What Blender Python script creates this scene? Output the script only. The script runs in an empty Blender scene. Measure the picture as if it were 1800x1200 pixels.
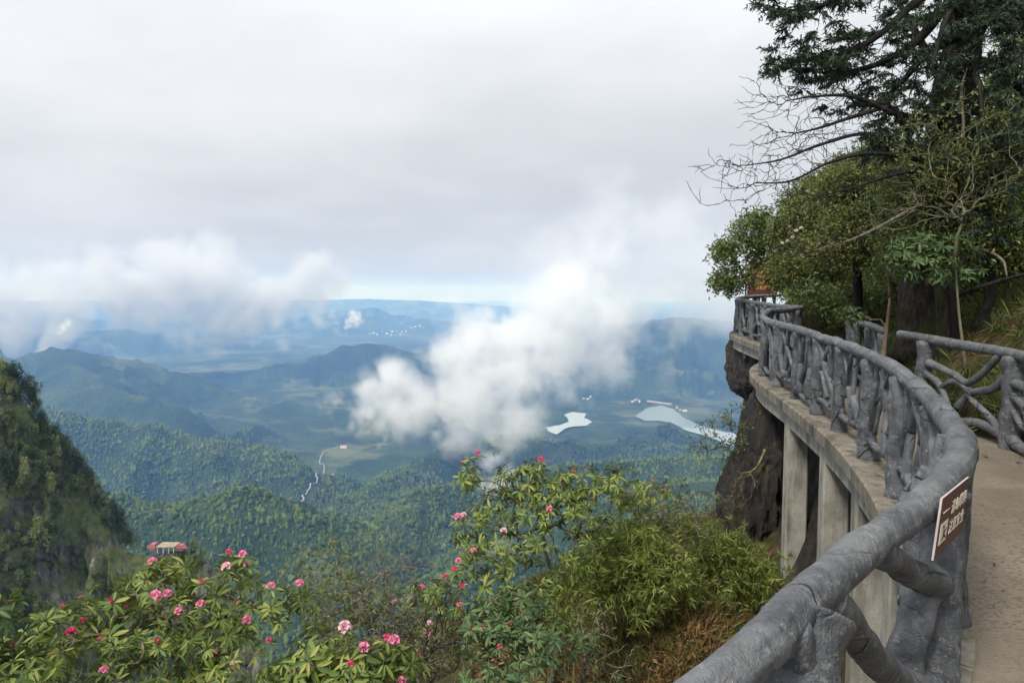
import bpy, math, random
import numpy as np
from mathutils import Vector, Matrix

SC = bpy.context.scene
COL = SC.collection
rng = np.random.default_rng(11)
random.seed(11)

# ------------------------------------------------------------------ camera
FPX, CU, CV = 1216.0, 900.0, 600.0          # focal length in pixels of the 1800 px wide photograph
PITCH = math.radians(4.0)
EYE = np.array((0.0, 0.0, 1.75))
cam = bpy.data.cameras.new('camera')
cam.sensor_width = 36.0
cam.lens = 36.0 * FPX / 1800.0
cam.clip_start = 0.05
cam.clip_end = 120000.0
camo = bpy.data.objects.new('camera', cam)
COL.objects.link(camo)
camo.location = EYE
camo.rotation_euler = (math.pi / 2 - PITCH, 0, 0)
SC.camera = camo

# ------------------------------------------------------------------ light, sky, exposure
SUN_EL, SUN_AZ = math.radians(48), math.radians(-140)      # azimuth from +Y towards +X
sun = bpy.data.lights.new('sun', 'SUN')
sun.energy = 2.6
sun.angle = math.radians(12)
sun.color = (1.0, 0.95, 0.88)
suno = bpy.data.objects.new('sun', sun)
COL.objects.link(suno)
sd = Vector((math.sin(SUN_AZ) * math.cos(SUN_EL), math.cos(SUN_AZ) * math.cos(SUN_EL), math.sin(SUN_EL)))
suno.rotation_euler = sd.to_track_quat('Z', 'Y').to_euler()
suno.location = sd * 50

world = bpy.data.worlds.new('World')
SC.world = world
world.use_nodes = True
wn, wl = world.node_tree.nodes, world.node_tree.links
wn.clear()
def W(t, **k):
    n = wn.new(t)
    for a, b in k.items():
        setattr(n, a, b)
    return n
def wmath(op, a, b=None, clamp=False):
    n = W('ShaderNodeMath', operation=op, use_clamp=clamp)
    for i, v in enumerate((a, b)):
        if v is None: continue
        if isinstance(v, (int, float)): n.inputs[i].default_value = v
        else: wl.new(v, n.inputs[i])
    return n.outputs[0]
def wmap(v, a, b, c, d, smooth=True):
    n = W('ShaderNodeMapRange')
    n.interpolation_type = 'SMOOTHSTEP' if smooth else 'LINEAR'
    wl.new(v, n.inputs[0])
    for i, x in enumerate((a, b, c, d)): n.inputs[i + 1].default_value = x
    return n.outputs[0]
def wmix(f, a, b):
    n = W('ShaderNodeMix', data_type='RGBA')
    if isinstance(f, (int, float)): n.inputs[0].default_value = f
    else: wl.new(f, n.inputs[0])
    for i, v in ((6, a), (7, b)):
        if isinstance(v, tuple): n.inputs[i].default_value = v
        else: wl.new(v, n.inputs[i])
    return n.outputs[2]
sky = W('ShaderNodeTexSky', sky_type='NISHITA', sun_disc=False)
sky.sun_elevation = SUN_EL
sky.sun_rotation = SUN_AZ
sky.altitude = 1500
sky.air_density = 1.2
sky.dust_density = 5.0
bg_sky = W('ShaderNodeBackground')
wl.new(sky.outputs[0], bg_sky.inputs[0])
bg_sky.inputs[1].default_value = 0.085
# stratus deck: soft noise on a cloud ceiling seen in perspective
tc = W('ShaderNodeTexCoord')
sep = W('ShaderNodeSeparateXYZ')
wl.new(tc.outputs['Generated'], sep.inputs[0])
el = sep.outputs[2]
den = wmath('ADD', wmath('MAXIMUM', el, 0.0), 0.16)
com = W('ShaderNodeCombineXYZ')
wl.new(wmath('DIVIDE', sep.outputs[0], den), com.inputs[0])
wl.new(wmath('DIVIDE', sep.outputs[1], den), com.inputs[1])
def wnoise(scale, detail, rough, off):
    m = W('ShaderNodeVectorMath', operation='ADD')
    wl.new(com.outputs[0], m.inputs[0]); m.inputs[1].default_value = off
    n = W('ShaderNodeTexNoise')
    n.inputs['Scale'].default_value = scale
    n.inputs['Detail'].default_value = detail
    n.inputs['Roughness'].default_value = rough
    wl.new(m.outputs[0], n.inputs['Vector'])
    return n.outputs[0]
big = wnoise(0.42, 3.0, 0.5, (2.3, 0.4, 0.0))
mid = wnoise(1.5, 6.0, 0.58, (7.7, 3.1, 0.0))
shade = wmath('ADD', wmath('MULTIPLY', big, 0.72), wmath('MULTIPLY', mid, 0.28))
shade = wmap(shade, 0.34, 0.64, 0.0, 1.0)
cloudc = wmix(shade, (0.355, 0.368, 0.380, 1), (0.460, 0.474, 0.492, 1))
zen = wmap(el, 0.0, 1.0, 0.85, 2.2, False)                 # overcast: brighter towards the zenith
bg_cloud = W('ShaderNodeBackground')
wl.new(cloudc, bg_cloud.inputs[0])
wl.new(zen, bg_cloud.inputs[1])
edge = wmath('ADD', el, wmath('MULTIPLY', wmath('SUBTRACT', mid, 0.5), 0.10))
cover = wmap(edge, 0.03, 0.08, 0.80, 1.0)
mixs = W('ShaderNodeMixShader')
wl.new(cover, mixs.inputs[0])
wl.new(bg_sky.outputs[0], mixs.inputs[1])
wl.new(bg_cloud.outputs[0], mixs.inputs[2])
wout = W('ShaderNodeOutputWorld')
wl.new(mixs.outputs[0], wout.inputs[0])

SC.view_settings.view_transform = 'Standard'
SC.view_settings.look = 'None'
SC.view_settings.exposure = 0.72
SC.view_settings.gamma = 1.0
SC.view_settings.use_curve_mapping = False
cy = SC.cycles
cy.use_denoising = True
cy.max_bounces = 10
cy.diffuse_bounces = 2
cy.glossy_bounces = 3
cy.transmission_bounces = 4
cy.transparent_max_bounces = 12
cy.volume_bounces = 6
cy.volume_step_rate = 6.0
cy.volume_max_steps = 256
cy.sample_clamp_indirect = 6.0
cy.use_adaptive_sampling = True
cy.adaptive_threshold = 0.022

# ------------------------------------------------------------------ helpers
def ray(u, v):
    a, b = (u - CU) / FPX, -(v - CV) / FPX
    cp, sp = math.cos(PITCH), math.sin(PITCH)
    return np.array((a, cp + b * sp, -sp + b * cp))
def P(u, v, depth):                       # point of the place at a photo direction and a depth in metres
    return EYE + ray(u, v) * depth
def PR(u, v, r):                          # the same with horizontal distance
    d = ray(u, v)
    return EYE + d * (r / math.hypot(d[0], d[1]))
def PZ(u, v, z):                          # where a sight line meets a level
    d = ray(u, v)
    return EYE + d * ((z - EYE[2]) / d[2])

def mesh_np(name, verts, faces, smooth=True):
    """verts (n,3); faces: array (m,k) or list of such arrays"""
    me = bpy.data.meshes.new(name)
    verts = np.asarray(verts, np.float32)
    fl = faces if isinstance(faces, list) else [faces]
    fl = [np.asarray(f, np.int32) for f in fl if len(f)]
    loops = np.concatenate([f.ravel() for f in fl])
    tot = np.concatenate([np.full(len(f), f.shape[1], np.int32) for f in fl])
    start = np.concatenate(([0], np.cumsum(tot)[:-1])).astype(np.int32)
    me.vertices.add(len(verts)); me.vertices.foreach_set('co', verts.ravel())
    me.loops.add(len(loops)); me.loops.foreach_set('vertex_index', loops)
    me.polygons.add(len(tot)); me.polygons.foreach_set('loop_start', start)
    me.polygons.foreach_set('loop_total', tot)
    me.polygons.foreach_set('use_smooth', np.full(len(tot), bool(smooth)))
    me.update(calc_edges=True)
    me.validate()
    return me
def obj(name, me, mat=None, parent=None, loc=None):
    o = bpy.data.objects.new(name, me)
    COL.objects.link(o)
    if mat is not None and me is not None and not me.materials: me.materials.append(mat)
    if parent is not None: o.parent = parent
    if loc is not None: o.location = loc
    return o
def empty(name, loc=(0, 0, 0)):
    o = bpy.data.objects.new(name, None)
    COL.objects.link(o); o.location = loc
    o.empty_display_size = 0.2
    return o
def tag(o, label=None, cat=None, group=None, kind=None):
    if label: o['label'] = label
    if cat: o['category'] = cat
    if group: o['group'] = group
    if kind: o['kind'] = kind
    return o
def fattr(me, name, data):                # one float per vertex
    a = me.attributes.new(name, 'FLOAT', 'POINT')
    a.data.foreach_set('value', np.asarray(data, np.float32))

# gradient noise
def _h(ix, iy, iz, s):
    n = (ix * 374761393 + iy * 668265263 + iz * 2147483647 + s * 1274126177) & 0xFFFFFFFF
    n = ((n ^ (n >> 13)) * 1274126177) & 0xFFFFFFFF
    return ((n ^ (n >> 16)) & 0xFFFFFF) / float(0xFFFFFF)
def vnoise(x, y, z=None, s=0):
    x = np.asarray(x, float); y = np.asarray(y, float)
    z = np.zeros_like(x) if z is None else np.asarray(z, float)
    xi, yi, zi = np.floor(x).astype(np.int64), np.floor(y).astype(np.int64), np.floor(z).astype(np.int64)
    fx, fy, fz = x - xi, y - yi, z - zi
    q = lambda t: t * t * t * (t * (t * 6 - 15) + 10)
    ux, uy, uz = q(fx), q(fy), q(fz)
    r = 0
    flat = not np.any(fz)
    for dz in ((0,) if flat else (0, 1)):
        wz = 1.0 if flat else (uz if dz else 1 - uz)
        for dy in (0, 1):
            wy = uy if dy else 1 - uy
            for dx in (0, 1):
                wx = ux if dx else 1 - ux
                r = r + wx * wy * wz * _h(xi + dx, yi + dy, zi + dz, s)
    return r * 2 - 1
def fbm(x, y, z=None, o=5, s=0, gain=0.5, ridged=False):
    a, t, n = 1.0, 0, 0.0
    x = np.asarray(x, float); y = np.asarray(y, float)
    for k in range(o):
        v = vnoise(x, y, z, s + k * 17)
        t = t + a * ((1 - 2 * np.abs(v)) if ridged else v)
        n += a; a *= gain
        x = x * 2.03 + 3.7; y = y * 2.03 + 1.3
        if z is not None: z = z * 2.03 + 5.1
    return t / n
def sstep(a, b, x):
    t = np.clip((x - a) / (b - a), 0, 1)
    return t * t * (3 - 2 * t)
def catmull(pts, n):
    """smooth curve through pts, n samples for each span; any width of columns"""
    p = np.asarray(pts, float)
    p = np.vstack((2 * p[0] - p[1], p, 2 * p[-1] - p[-2]))
    out = []
    for i in range(1, len(p) - 2):
        t = np.linspace(0, 1, n, endpoint=False)[:, None]
        a, b, c, d = p[i - 1], p[i], p[i + 1], p[i + 2]
        out.append(0.5 * (2 * b + (c - a) * t + (2 * a - 5 * b + 4 * c - d) * t ** 2 + (3 * b - a - 3 * c + d) * t ** 3))
    out.append(p[-2][None])
    return np.vstack(out)
def seg_dist(px, py, poly):
    """distance to a plan polyline (k,>=2) and the interpolated remaining columns"""
    best = np.full(px.shape, 1e18); val = np.zeros(px.shape + (poly.shape[1] - 2,)) if poly.shape[1] > 2 else None
    tt = np.zeros(px.shape)
    for i in range(len(poly) - 1):
        a, b = poly[i], poly[i + 1]
        dx, dy = b[0] - a[0], b[1] - a[1]
        t = np.clip(((px - a[0]) * dx + (py - a[1]) * dy) / (dx * dx + dy * dy + 1e-9), 0, 1)
        d = (px - a[0] - t * dx) ** 2 + (py - a[1] - t * dy) ** 2
        m = d < best
        best = np.where(m, d, best)
        tt = np.where(m, i + t, tt)
        if val is not None:
            v = a[2:] + t[..., None] * (b[2:] - a[2:])
            val = np.where(m[..., None], v, val)
    return np.sqrt(best), val, tt

# materials
def mat_new(name):
    m = bpy.data.materials.new(name); m.use_nodes = True
    nt = m.node_tree
    return m, nt, nt.nodes['Principled BSDF']
class NT:
    """tiny node writer"""
    def __init__(s, nt): s.nt, s.n, s.l = nt, nt.nodes, nt.links
    def put(s, n, i, v):
        if v is None: return
        if hasattr(v, 'links') or isinstance(v, bpy.types.NodeSocket): s.l.new(v, n.inputs[i])
        else: n.inputs[i].default_value = v
    def new(s, t, ins=None, **k):
        n = s.n.new(t)
        for a, b in k.items(): setattr(n, a, b)
        for i, v in (ins or {}).items(): s.put(n, i, v)
        return n
    def coord(s, which='Object', scale=(1, 1, 1)):
        c = s.new('ShaderNodeTexCoord').outputs[which]
        if scale == (1, 1, 1): return c
        return s.new('ShaderNodeMapping', {0: c, 3: scale}).outputs[0]
    def pos(s, scale=(1, 1, 1)):
        c = s.new('ShaderNodeNewGeometry').outputs['Position']
        if scale == (1, 1, 1): return c
        return s.new('ShaderNodeMapping', {0: c, 3: scale}).outputs[0]
    def noise(s, vec, scale, detail=4, rough=0.55, dist=0.0):
        return s.new('ShaderNodeTexNoise', {'Vector': vec, 'Scale': scale, 'Detail': detail, 'Roughness': rough, 'Distortion': dist}).outputs[0]
    def voro(s, vec, scale, feature='F1', out=0):
        return s.new('ShaderNodeTexVoronoi', {'Vector': vec, 'Scale': scale}, feature=feature).outputs[out]
    def ramp(s, f, stops):
        n = s.new('ShaderNodeValToRGB', {0: f})
        e = n.color_ramp.elements
        while len(e) < len(stops): e.new(0.5)
        for x, (p, c) in zip(e, stops):
            x.position = p; x.color = (*c, 1) if len(c) == 3 else c
        return n.outputs[0]
    def mix(s, f, a, b, mode='MIX'):
        a = (*a, 1) if isinstance(a, tuple) and len(a) == 3 else a
        b = (*b, 1) if isinstance(b, tuple) and len(b) == 3 else b
        return s.new('ShaderNodeMix', {0: f, 6: a, 7: b}, data_type='RGBA', blend_type=mode).outputs[2]
    def math(s, op, a, b=None, clamp=False):
        n = s.new('ShaderNodeMath', {0: a, 1: b}, operation=op, use_clamp=clamp)
        return n.outputs[0]
    def mapr(s, v, a, b, c=0.0, d=1.0):
        return s.new('ShaderNodeMapRange', {0: v, 1: a, 2: b, 3: c, 4: d}).outputs[0]
    def attr(s, name, out='Fac'):
        return s.new('ShaderNodeAttribute', attribute_name=name).outputs[out]
    def rand(s):
        return s.new('ShaderNodeObjectInfo').outputs['Random']
    def bump(s, h, strength=0.5, dist=0.02, normal=None):
        return s.new('ShaderNodeBump', {'Strength': strength, 'Distance': dist, 'Height': h, 'Normal': normal}).outputs[0]
# ------------------------------------------------------------------ far country: one polar height field
LAKE_Z = -900.0
def ridge(pts):                       # (u, v, r) crest points -> plan polyline with heights
    q = np.array([PR(u, v, r) for u, v, r in pts])
    return q
RIDGES = [  # crest, slope, round-off width
    (ridge([(-500, 530, 27000), (0, 528, 26500), (560, 527, 26000), (640, 525, 26000), (740, 528, 26000), (880, 537, 26500), (1000, 545, 27000), (1300, 553, 27000), (1700, 555, 27000), (2300, 555, 27000)]), 0.16, 500),
    (ridge([(-300, 556, 18500), (100, 560, 18000), (480, 562, 17500), (610, 544, 17000), (660, 540, 17000), (682, 550, 17000), (780, 563, 17000), (830, 580, 16500), (900, 592, 16500)]), 0.22, 200),
    (ridge([(-300, 590, 13500), (60, 586, 13000), (220, 578, 12800), (380, 592, 12500), (470, 600, 12500)]), 0.2, 260),
    (ridge([(690, 612, 11500), (740, 606, 11500), (805, 577, 11500), (840, 590, 11500), (880, 576, 11500), (960, 570, 11500), (1050, 565, 11500)]), 0.3, 120),
    (ridge([(330, 655, 7600), (400, 651, 7500), (470, 643, 7500), (520, 635, 7500), (600, 604, 7600), (640, 602, 7700), (690, 607, 7700), (760, 618, 7700), (860, 610, 7800), (980, 625, 7800)]), 0.42, 60),
    (ridge([(-350, 560, 6800), (-100, 590, 6600), (30, 626, 6600), (110, 612, 6500), (170, 624, 6400), (270, 640, 6300), (330, 658, 6200), (420, 688, 5900), (500, 703, 5600), (620, 722, 5300)]), 0.42, 60),
    (ridge([(100, 612, 6500), (150, 655, 5600), (230, 690, 5000), (330, 715, 4500)]), 0.45, 60),
    (ridge([(960, 630, 8600), (1040, 588, 8300), (1110, 566, 8100), (1190, 552, 8000), (1290, 558, 8000), (1420, 545, 8200), (1700, 540, 8500), (2100, 520, 8500)]), 0.36, 90),
    (ridge([(1190, 566, 8000), (1175, 640, 6900), (1160, 690, 6200)]), 0.5, 60),
    (ridge([(-300, 700, 3900), (60, 715, 3700), (140, 730, 3500), (250, 742, 3350), (340, 762, 3200), (440, 780, 3050), (520, 812, 2800)]), 0.42, 50),
    (ridge([(640, 815, 4000), (740, 795, 3900), (850, 778, 3850), (950, 774, 3800), (1050, 786, 3700), (1150, 776, 3650), (1250, 796, 3500), (1330, 804, 3400), (1600, 790, 3400), (2000, 740, 3400)]), 0.36, 60),
    (ridge([(1130, 760, 4200), (1180, 743, 4200), (1240, 752, 4150), (1280, 768, 4100)]), 0.4, 40),
    (ridge([(850, 780, 3850), (740, 808, 3300), (690, 830, 2800), (620, 885, 2300)]), 0.5, 40),
    (ridge([(-300, 820, 1700), (100, 862, 1650), (230, 882, 1600), (330, 872, 1550), (430, 860, 1500), (485, 885, 1430), (522, 940, 1330), (540, 1015, 1200)]), 0.62, 40),
    (ridge([(1500, 800, 2300), (1100, 800, 2200), (930, 812, 2100), (800, 838, 1950), (725, 862, 1850), (665, 905, 1700), (628, 965, 1550), (612, 1040, 1350)]), 0.58, 40),
    (ridge([(1250, 850, 1900), (1050, 880, 1700), (900, 940, 1450), (760, 1010, 1200), (650, 1080, 1000)]), 0.5, 40),
]
NA, NR = 600, 500
az = np.radians(np.linspace(-52, 52, NA))
rr = np.exp(np.linspace(math.log(70.0), math.log(62000.0), NR))
AZ, RR = np.meshgrid(az, rr)
X, Y = RR * np.sin(AZ), RR * np.cos(AZ)
def base_floor(r):
    return -np.interp(r, [0, 70, 900, 1700, 2600, 3400, 5000, 9000, 14000, 20000, 62000], [50, 90, 560, 830, 930, 925, 904, 903, 900, 800, 700])
LAKES = [
    [(960, 752), (972, 747), (985, 745), (1000, 741), (996, 734), (991, 728), (1008, 724), (1030, 726), (1026, 734), (1041, 742), (1030, 747), (1008, 748), (992, 755), (981, 763), (962, 757)],
    [(1116, 731), (1128, 724), (1142, 716), (1165, 713), (1184, 719), (1200, 732), (1224, 745), (1264, 757), (1330, 770), (1500, 790), (1500, 830), (1330, 797), (1270, 776), (1235, 764), (1205, 756), (1185, 745), (1160, 739), (1135, 740)],
]
def crinkle(poly, n=7, amp=16.0):
    pts = np.array([PZ(u, v, LAKE_Z)[:2] for u, v in poly])
    out = []
    for i in range(len(pts)):
        a, b = pts[i], pts[(i + 1) % len(pts)]
        for t in np.linspace(0, 1, n, endpoint=False):
            out.append(a + (b - a) * t)
    out = np.array(out)
    out[:, 0] += amp * fbm(out[:, 0] / 90, out[:, 1] / 90, s=3, o=3)
    out[:, 1] += 2.5 * amp * fbm(out[:, 0] / 90, out[:, 1] / 90, s=9, o=3)
    return out
LAKE_POLY = [crinkle(p) for p in LAKES]
def far_height(x, y):
    r = np.hypot(x, y)
    wx = x + 120 * fbm(x / 700, y / 700, s=21, o=3)
    wy = y + 120 * fbm(x / 700, y / 700, s=22, o=3)
    z = base_floor(r)
    near = np.full(x.shape, 1e9)
    h = z.copy()
    for crest, sl, w in RIDGES:
        d, v, _ = seg_dist(x * 0.6 + wx * 0.4, y * 0.6 + wy * 0.4, crest)
        c = v[..., 0] - sl * (np.sqrt(d * d + w * w) - w)
        k = 30.0
        m = np.maximum(h, c)
        h = m + k * 0.25 * np.log1p(np.exp(-np.abs(h - c) / k))
        near = np.minimum(near, d / w)
    amp = np.clip((h + 905) / 120, 0.0, 1) * np.interp(r, [70, 700, 3000, 9000, 20000], [14, 90, 190, 290, 160])
    n = fbm(wx / 980, wy / 980, o=6, s=4, gain=0.48, ridged=True)
    n = np.sign(n) * np.abs(n) ** 1.15
    n2 = fbm(wx / 240, wy / 240, o=5, s=8, gain=0.52, ridged=True)
    calm = sstep(0.0, 4.5, near) * 0.9 + 0.10
    h = h + amp * calm * (n - 0.55) + amp * 0.42 * np.minimum(1, calm + 0.25) * (n2 - 0.45)
    for lp in LAKE_POLY:
        d, _, _ = seg_dist(x, y, np.vstack((lp, lp[:1])))
        inside = np.zeros(x.shape, bool)
        j = len(lp) - 1
        for i in range(len(lp)):
            (xi, yi), (xj, yj) = lp[i], lp[j]
            cr = ((yi > y) != (yj > y)) & (x < (xj - xi) * (y - yi) / (yj - yi + 1e-12) + xi)
            inside ^= cr; j = i
        d = np.where(inside, 0, d)
        cap = LAKE_Z - 5 + np.maximum(0, d - 90) * 0.42
        h = np.minimum(h, cap) if lp is LAKE_POLY[1] else np.minimum(h, LAKE_Z - 5 + np.maximum(0, d - 60) * 0.5)
    return h
Z = far_height(X, Y)
idx = np.arange(NA * NR).reshape(NR, NA)
quads = np.stack((idx[:-1, :-1], idx[:-1, 1:], idx[1:, 1:], idx[1:, :-1]), -1).reshape(-1, 4)
land = mesh_np('valley_terrain', np.stack((X, Y, Z), -1).reshape(-1, 3), quads)

m, nt, bs = mat_new('forest_land')
N = NT(nt)
p = N.pos()
big = N.noise(p, 0.0022, 5, 0.6)
fine = N.noise(p, 0.018, 6, 0.65)
fields = N.mapr(N.noise(p, 0.0016, 6, 0.65), 0.50, 0.60)
slope = N.mapr(N.new('ShaderNodeSeparateXYZ', {0: N.new('ShaderNodeNewGeometry').outputs['Normal']}).outputs[2], 0.80, 0.97)
col = N.ramp(N.math('ADD', N.math('MULTIPLY', big, 0.7), N.math('MULTIPLY', fine, 0.3)),
             [(0.30, (0.010, 0.020, 0.011)), (0.46, (0.022, 0.042, 0.018)), (0.58, (0.042, 0.070, 0.026)), (0.72, (0.080, 0.100, 0.042))])
open_ = N.ramp(N.noise(p, 0.006, 3, 0.6), [(0.35, (0.085, 0.12, 0.045)), (0.6, (0.16, 0.17, 0.08)), (0.75, (0.22, 0.19, 0.12))])
col = N.mix(N.math('MULTIPLY', N.math('MULTIPLY', fields, slope), 0.75), col, open_)
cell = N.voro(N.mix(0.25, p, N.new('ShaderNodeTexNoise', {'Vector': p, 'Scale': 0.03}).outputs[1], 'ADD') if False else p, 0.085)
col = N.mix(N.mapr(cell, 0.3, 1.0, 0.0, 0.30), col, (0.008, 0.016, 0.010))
nt.links.new(col, bs.inputs['Base Color'])
bs.inputs['Roughness'].default_value = 0.95
bs.inputs['Specular IOR Level'].default_value = 0.1
nt.links.new(N.bump(N.math('ADD', N.math('MULTIPLY', cell, -1.0), N.math('MULTIPLY', fine, 0.6)), 1.0, 9.0), bs.inputs['Normal'])
M_LAND = m
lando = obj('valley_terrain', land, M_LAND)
tag(lando, kind='structure')

# lakes
m, nt, bs = mat_new('lake_water')
N = NT(nt)
bs.inputs['Base Color'].default_value = (0.30, 0.36, 0.36, 1)  # milky water, made paler still to stand in for cloud glare
bs.inputs['Roughness'].default_value = 0.03
bs.inputs['IOR'].default_value = 2.1
nt.links.new(N.bump(N.noise(N.pos(), 0.08, 4, 0.6), 0.03, 1.0), bs.inputs['Normal'])
for k, lp in enumerate(LAKE_POLY):
    me = bpy.data.meshes.new('lake')
    me.from_pydata([(a, b, LAKE_Z) for a, b in lp], [], [tuple(range(len(lp)))])
    o = obj('lake', me, m)
    tag(o, kind='structure')
# ------------------------------------------------------------------ woods, road, houses, cliff
def terrain_hit(u, v, r0=250.0, r1=20000.0):
    d = ray(u, v); d = d / math.hypot(d[0], d[1])
    t = np.exp(np.linspace(math.log(r0), math.log(r1), 1400))
    x, y, z = d[0] * t, d[1] * t, EYE[2] + d[2] * t
    h = far_height(x, y)
    k = np.argmax(h > z)
    return np.array((x[k], y[k], h[k]))
# leaf / crown prototypes -------------------------------------------------
def ico(sub):
    import bmesh
    bm = bmesh.new(); bmesh.ops.create_icosphere(bm, subdivisions=sub, radius=1.0)
    v = np.array([x.co[:] for x in bm.verts]); f = np.array([[q.index for q in p.verts] for p in bm.faces]); bm.free()
    return v, f
def crown_blob(seed, tall=1.0, cone=0.0):
    v, f = ico(3)
    n = fbm(v[:, 0] * 2.1 + seed * 7, v[:, 1] * 2.1, v[:, 2] * 2.1 + 3, o=4, s=seed, gain=0.6)
    v = v * (1 + 0.75 * n)[:, None]
    v[:, 2] *= tall
    if cone: v[:, :2] *= np.clip(1 - cone * (v[:, 2:3] / tall * 0.5 + 0.35), 0.06, 2)
    v[:, 2] += 0.55 * tall
    return mesh_np('crown', v, f)
def leaf_material(name, stops, rough=0.6, trans=0.25, island=False, spec=0.3, nsc=None):
    m, nt, bs = mat_new(name); N = NT(nt)
    r = N.new('ShaderNodeNewGeometry').outputs['Random Per Island'] if island else N.rand()
    n = N.noise(N.pos(), nsc or (0.9 if island else 0.15), 4, 0.6)
    col = N.ramp(N.math('ADD', N.math('MULTIPLY', r, 0.30 if nsc else 0.62), N.math('MULTIPLY', n, 0.80 if nsc else 0.38)), stops)
    nt.links.new(col, bs.inputs['Base Color'])
    bs.inputs['Roughness'].default_value = rough
    bs.inputs['Specular IOR Level'].default_value = spec
    if nsc: nt.links.new(N.bump(N.noise(N.pos(), 0.9, 5, 0.75), 1.0, 1.6), bs.inputs['Normal'])
    if trans:
        t = N.new('ShaderNodeBsdfTranslucent', {0: N.mix(0.5, col, N.mix(1.0, col, (0.9, 1.0, 0.35), 'MULTIPLY'))})
        mx = N.new('ShaderNodeMixShader', {0: trans})
        nt.links.new(bs.outputs[0], mx.inputs[1]); nt.links.new(t.outputs[0], mx.inputs[2])
        nt.links.new(mx.outputs[0], nt.nodes['Material Output'].inputs[0])
    return m
GREEN = [(0.25, (0.020, 0.038, 0.014)), (0.42, (0.044, 0.074, 0.022)), (0.56, (0.085, 0.125, 0.030)), (0.70, (0.115, 0.160, 0.040)), (0.85, (0.155, 0.175, 0.056))]
OLIVE = [(0.22, (0.075, 0.110, 0.050)), (0.42, (0.145, 0.190, 0.078)), (0.6, (0.205, 0.245, 0.098)), (0.8, (0.28, 0.30, 0.13))]
M_WOOD_FAR = leaf_material('distant_canopy', GREEN, 0.9, 0.0, spec=0.05, nsc=0.009)
M_CLIFF_LEAF = leaf_material('cliff_foliage', OLIVE, 0.8, 0.4, spec=0.1)
def scatter(name, pts, scl, rotz, protos, pick, mat_none=None):
    """countless small copies on points: one stuff object"""
    me = bpy.data.meshes.new(name)
    me.from_pydata([tuple(p) for p in pts], [], [])
    a = me.attributes.new('size', 'FLOAT_VECTOR', 'POINT'); a.data.foreach_set('vector', np.asarray(scl, np.float32).ravel())
    fattr(me, 'turn', rotz)
    a = me.attributes.new('pick', 'INT', 'POINT'); a.data.foreach_set('value', np.asarray(pick, np.int32))
    o = obj(name, me)
    g = bpy.data.node_groups.new(name + '_copies', 'GeometryNodeTree')
    g.interface.new_socket('Geometry', in_out='INPUT', socket_type='NodeSocketGeometry')
    g.interface.new_socket('Geometry', in_out='OUTPUT', socket_type='NodeSocketGeometry')
    n, l = g.nodes, g.links
    gi, go = n.new('NodeGroupInput'), n.new('NodeGroupOutput')
    join = n.new('GeometryNodeGeometryToInstance')
    for pr in reversed(protos):
        oi = n.new('GeometryNodeObjectInfo'); oi.inputs[0].default_value = pr
        oi.inputs['As Instance'].default_value = True
        l.new(oi.outputs['Geometry'], join.inputs[0])
    # geometry-to-instance joins one instance each
    iop = n.new('GeometryNodeInstanceOnPoints')
    jg = n.new('GeometryNodeJoinGeometry')
    for pr in reversed(protos):
        oi = n.new('GeometryNodeObjectInfo'); oi.inputs[0].default_value = pr
        oi.inputs['As Instance'].default_value = True
        l.new(oi.outputs['Geometry'], jg.inputs[0])
    n.remove(join)
    l.new(gi.outputs[0], iop.inputs['Points']); l.new(jg.outputs[0], iop.inputs['Instance'])
    iop.inputs['Pick Instance'].default_value = True
    def at(nm, dt):
        x = n.new('GeometryNodeInputNamedAttribute'); x.data_type = dt; x.inputs[0].default_value = nm
        return x.outputs[0]
    l.new(at('pick', 'INT'), iop.inputs['Instance Index'])
    l.new(at('size', 'FLOAT_VECTOR'), iop.inputs['Scale'])
    cx = n.new('ShaderNodeCombineXYZ'); l.new(at('turn', 'FLOAT'), cx.inputs[2])
    l.new(cx.outputs[0], iop.inputs['Rotation'])
    l.new(iop.outputs[0], go.inputs[0])
    md = o.modifiers.new('copies', 'NODES'); md.node_group = g
    tag(o, kind='stuff')
    return o
def proto(name, me, mat):
    o = bpy.data.objects.new(name, me)
    if not me.materials: me.materials.append(mat)
    return o
# valley road
ROAD = [(600, 786), (575, 792), (566, 800), (562, 815), (570, 824), (556, 833), (558, 842), (546, 852), (545, 858), (532, 872), (534, 880), (524, 888)]
rp_ = [terrain_hit(u, v, 1650) for u, v in ROAD]
road_pts = catmull(np.array(rp_), 10)
road_pts[:, 2] = far_height(road_pts[:, 0], road_pts[:, 1])
def ribbon(name, pts, width, lift, mat):
    t = np.gradient(pts[:, :2], axis=0); t /= np.linalg.norm(t, axis=1)[:, None] + 1e-9
    nrm = np.stack((-t[:, 1], t[:, 0]), 1)
    L, R = pts.copy(), pts.copy()
    L[:, :2] += nrm * width / 2; R[:, :2] -= nrm * width / 2
    v = np.vstack((L, R)); v[:, 2] += lift
    k = len(pts); i = np.arange(k - 1)
    o = obj(name, mesh_np(name, v, np.stack((i, i + 1, k + i + 1, k + i), 1)), mat)
    return tag(o, kind='structure')
m, nt, bs = mat_new('pale_road'); N = NT(nt)
nt.links.new(N.ramp(N.noise(N.pos(), 0.05, 4), [(0.3, (0.20, 0.19, 0.17)), (0.7, (0.36, 0.34, 0.31))]), bs.inputs['Base Color'])
bs.inputs['Roughness'].default_value = 0.9
M_ROAD = m
ribbon('road', road_pts, 5.0, 5.0, M_ROAD)
trk = catmull(np.array([terrain_hit(u, v, 900) for u, v in [(218, 770), (232, 763), (246, 756), (250, 754)]]), 8)
trk[:, 2] = far_height(trk[:, 0], trk[:, 1])
ribbon('road', trk, 5.0, 6.0, M_ROAD)

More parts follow.
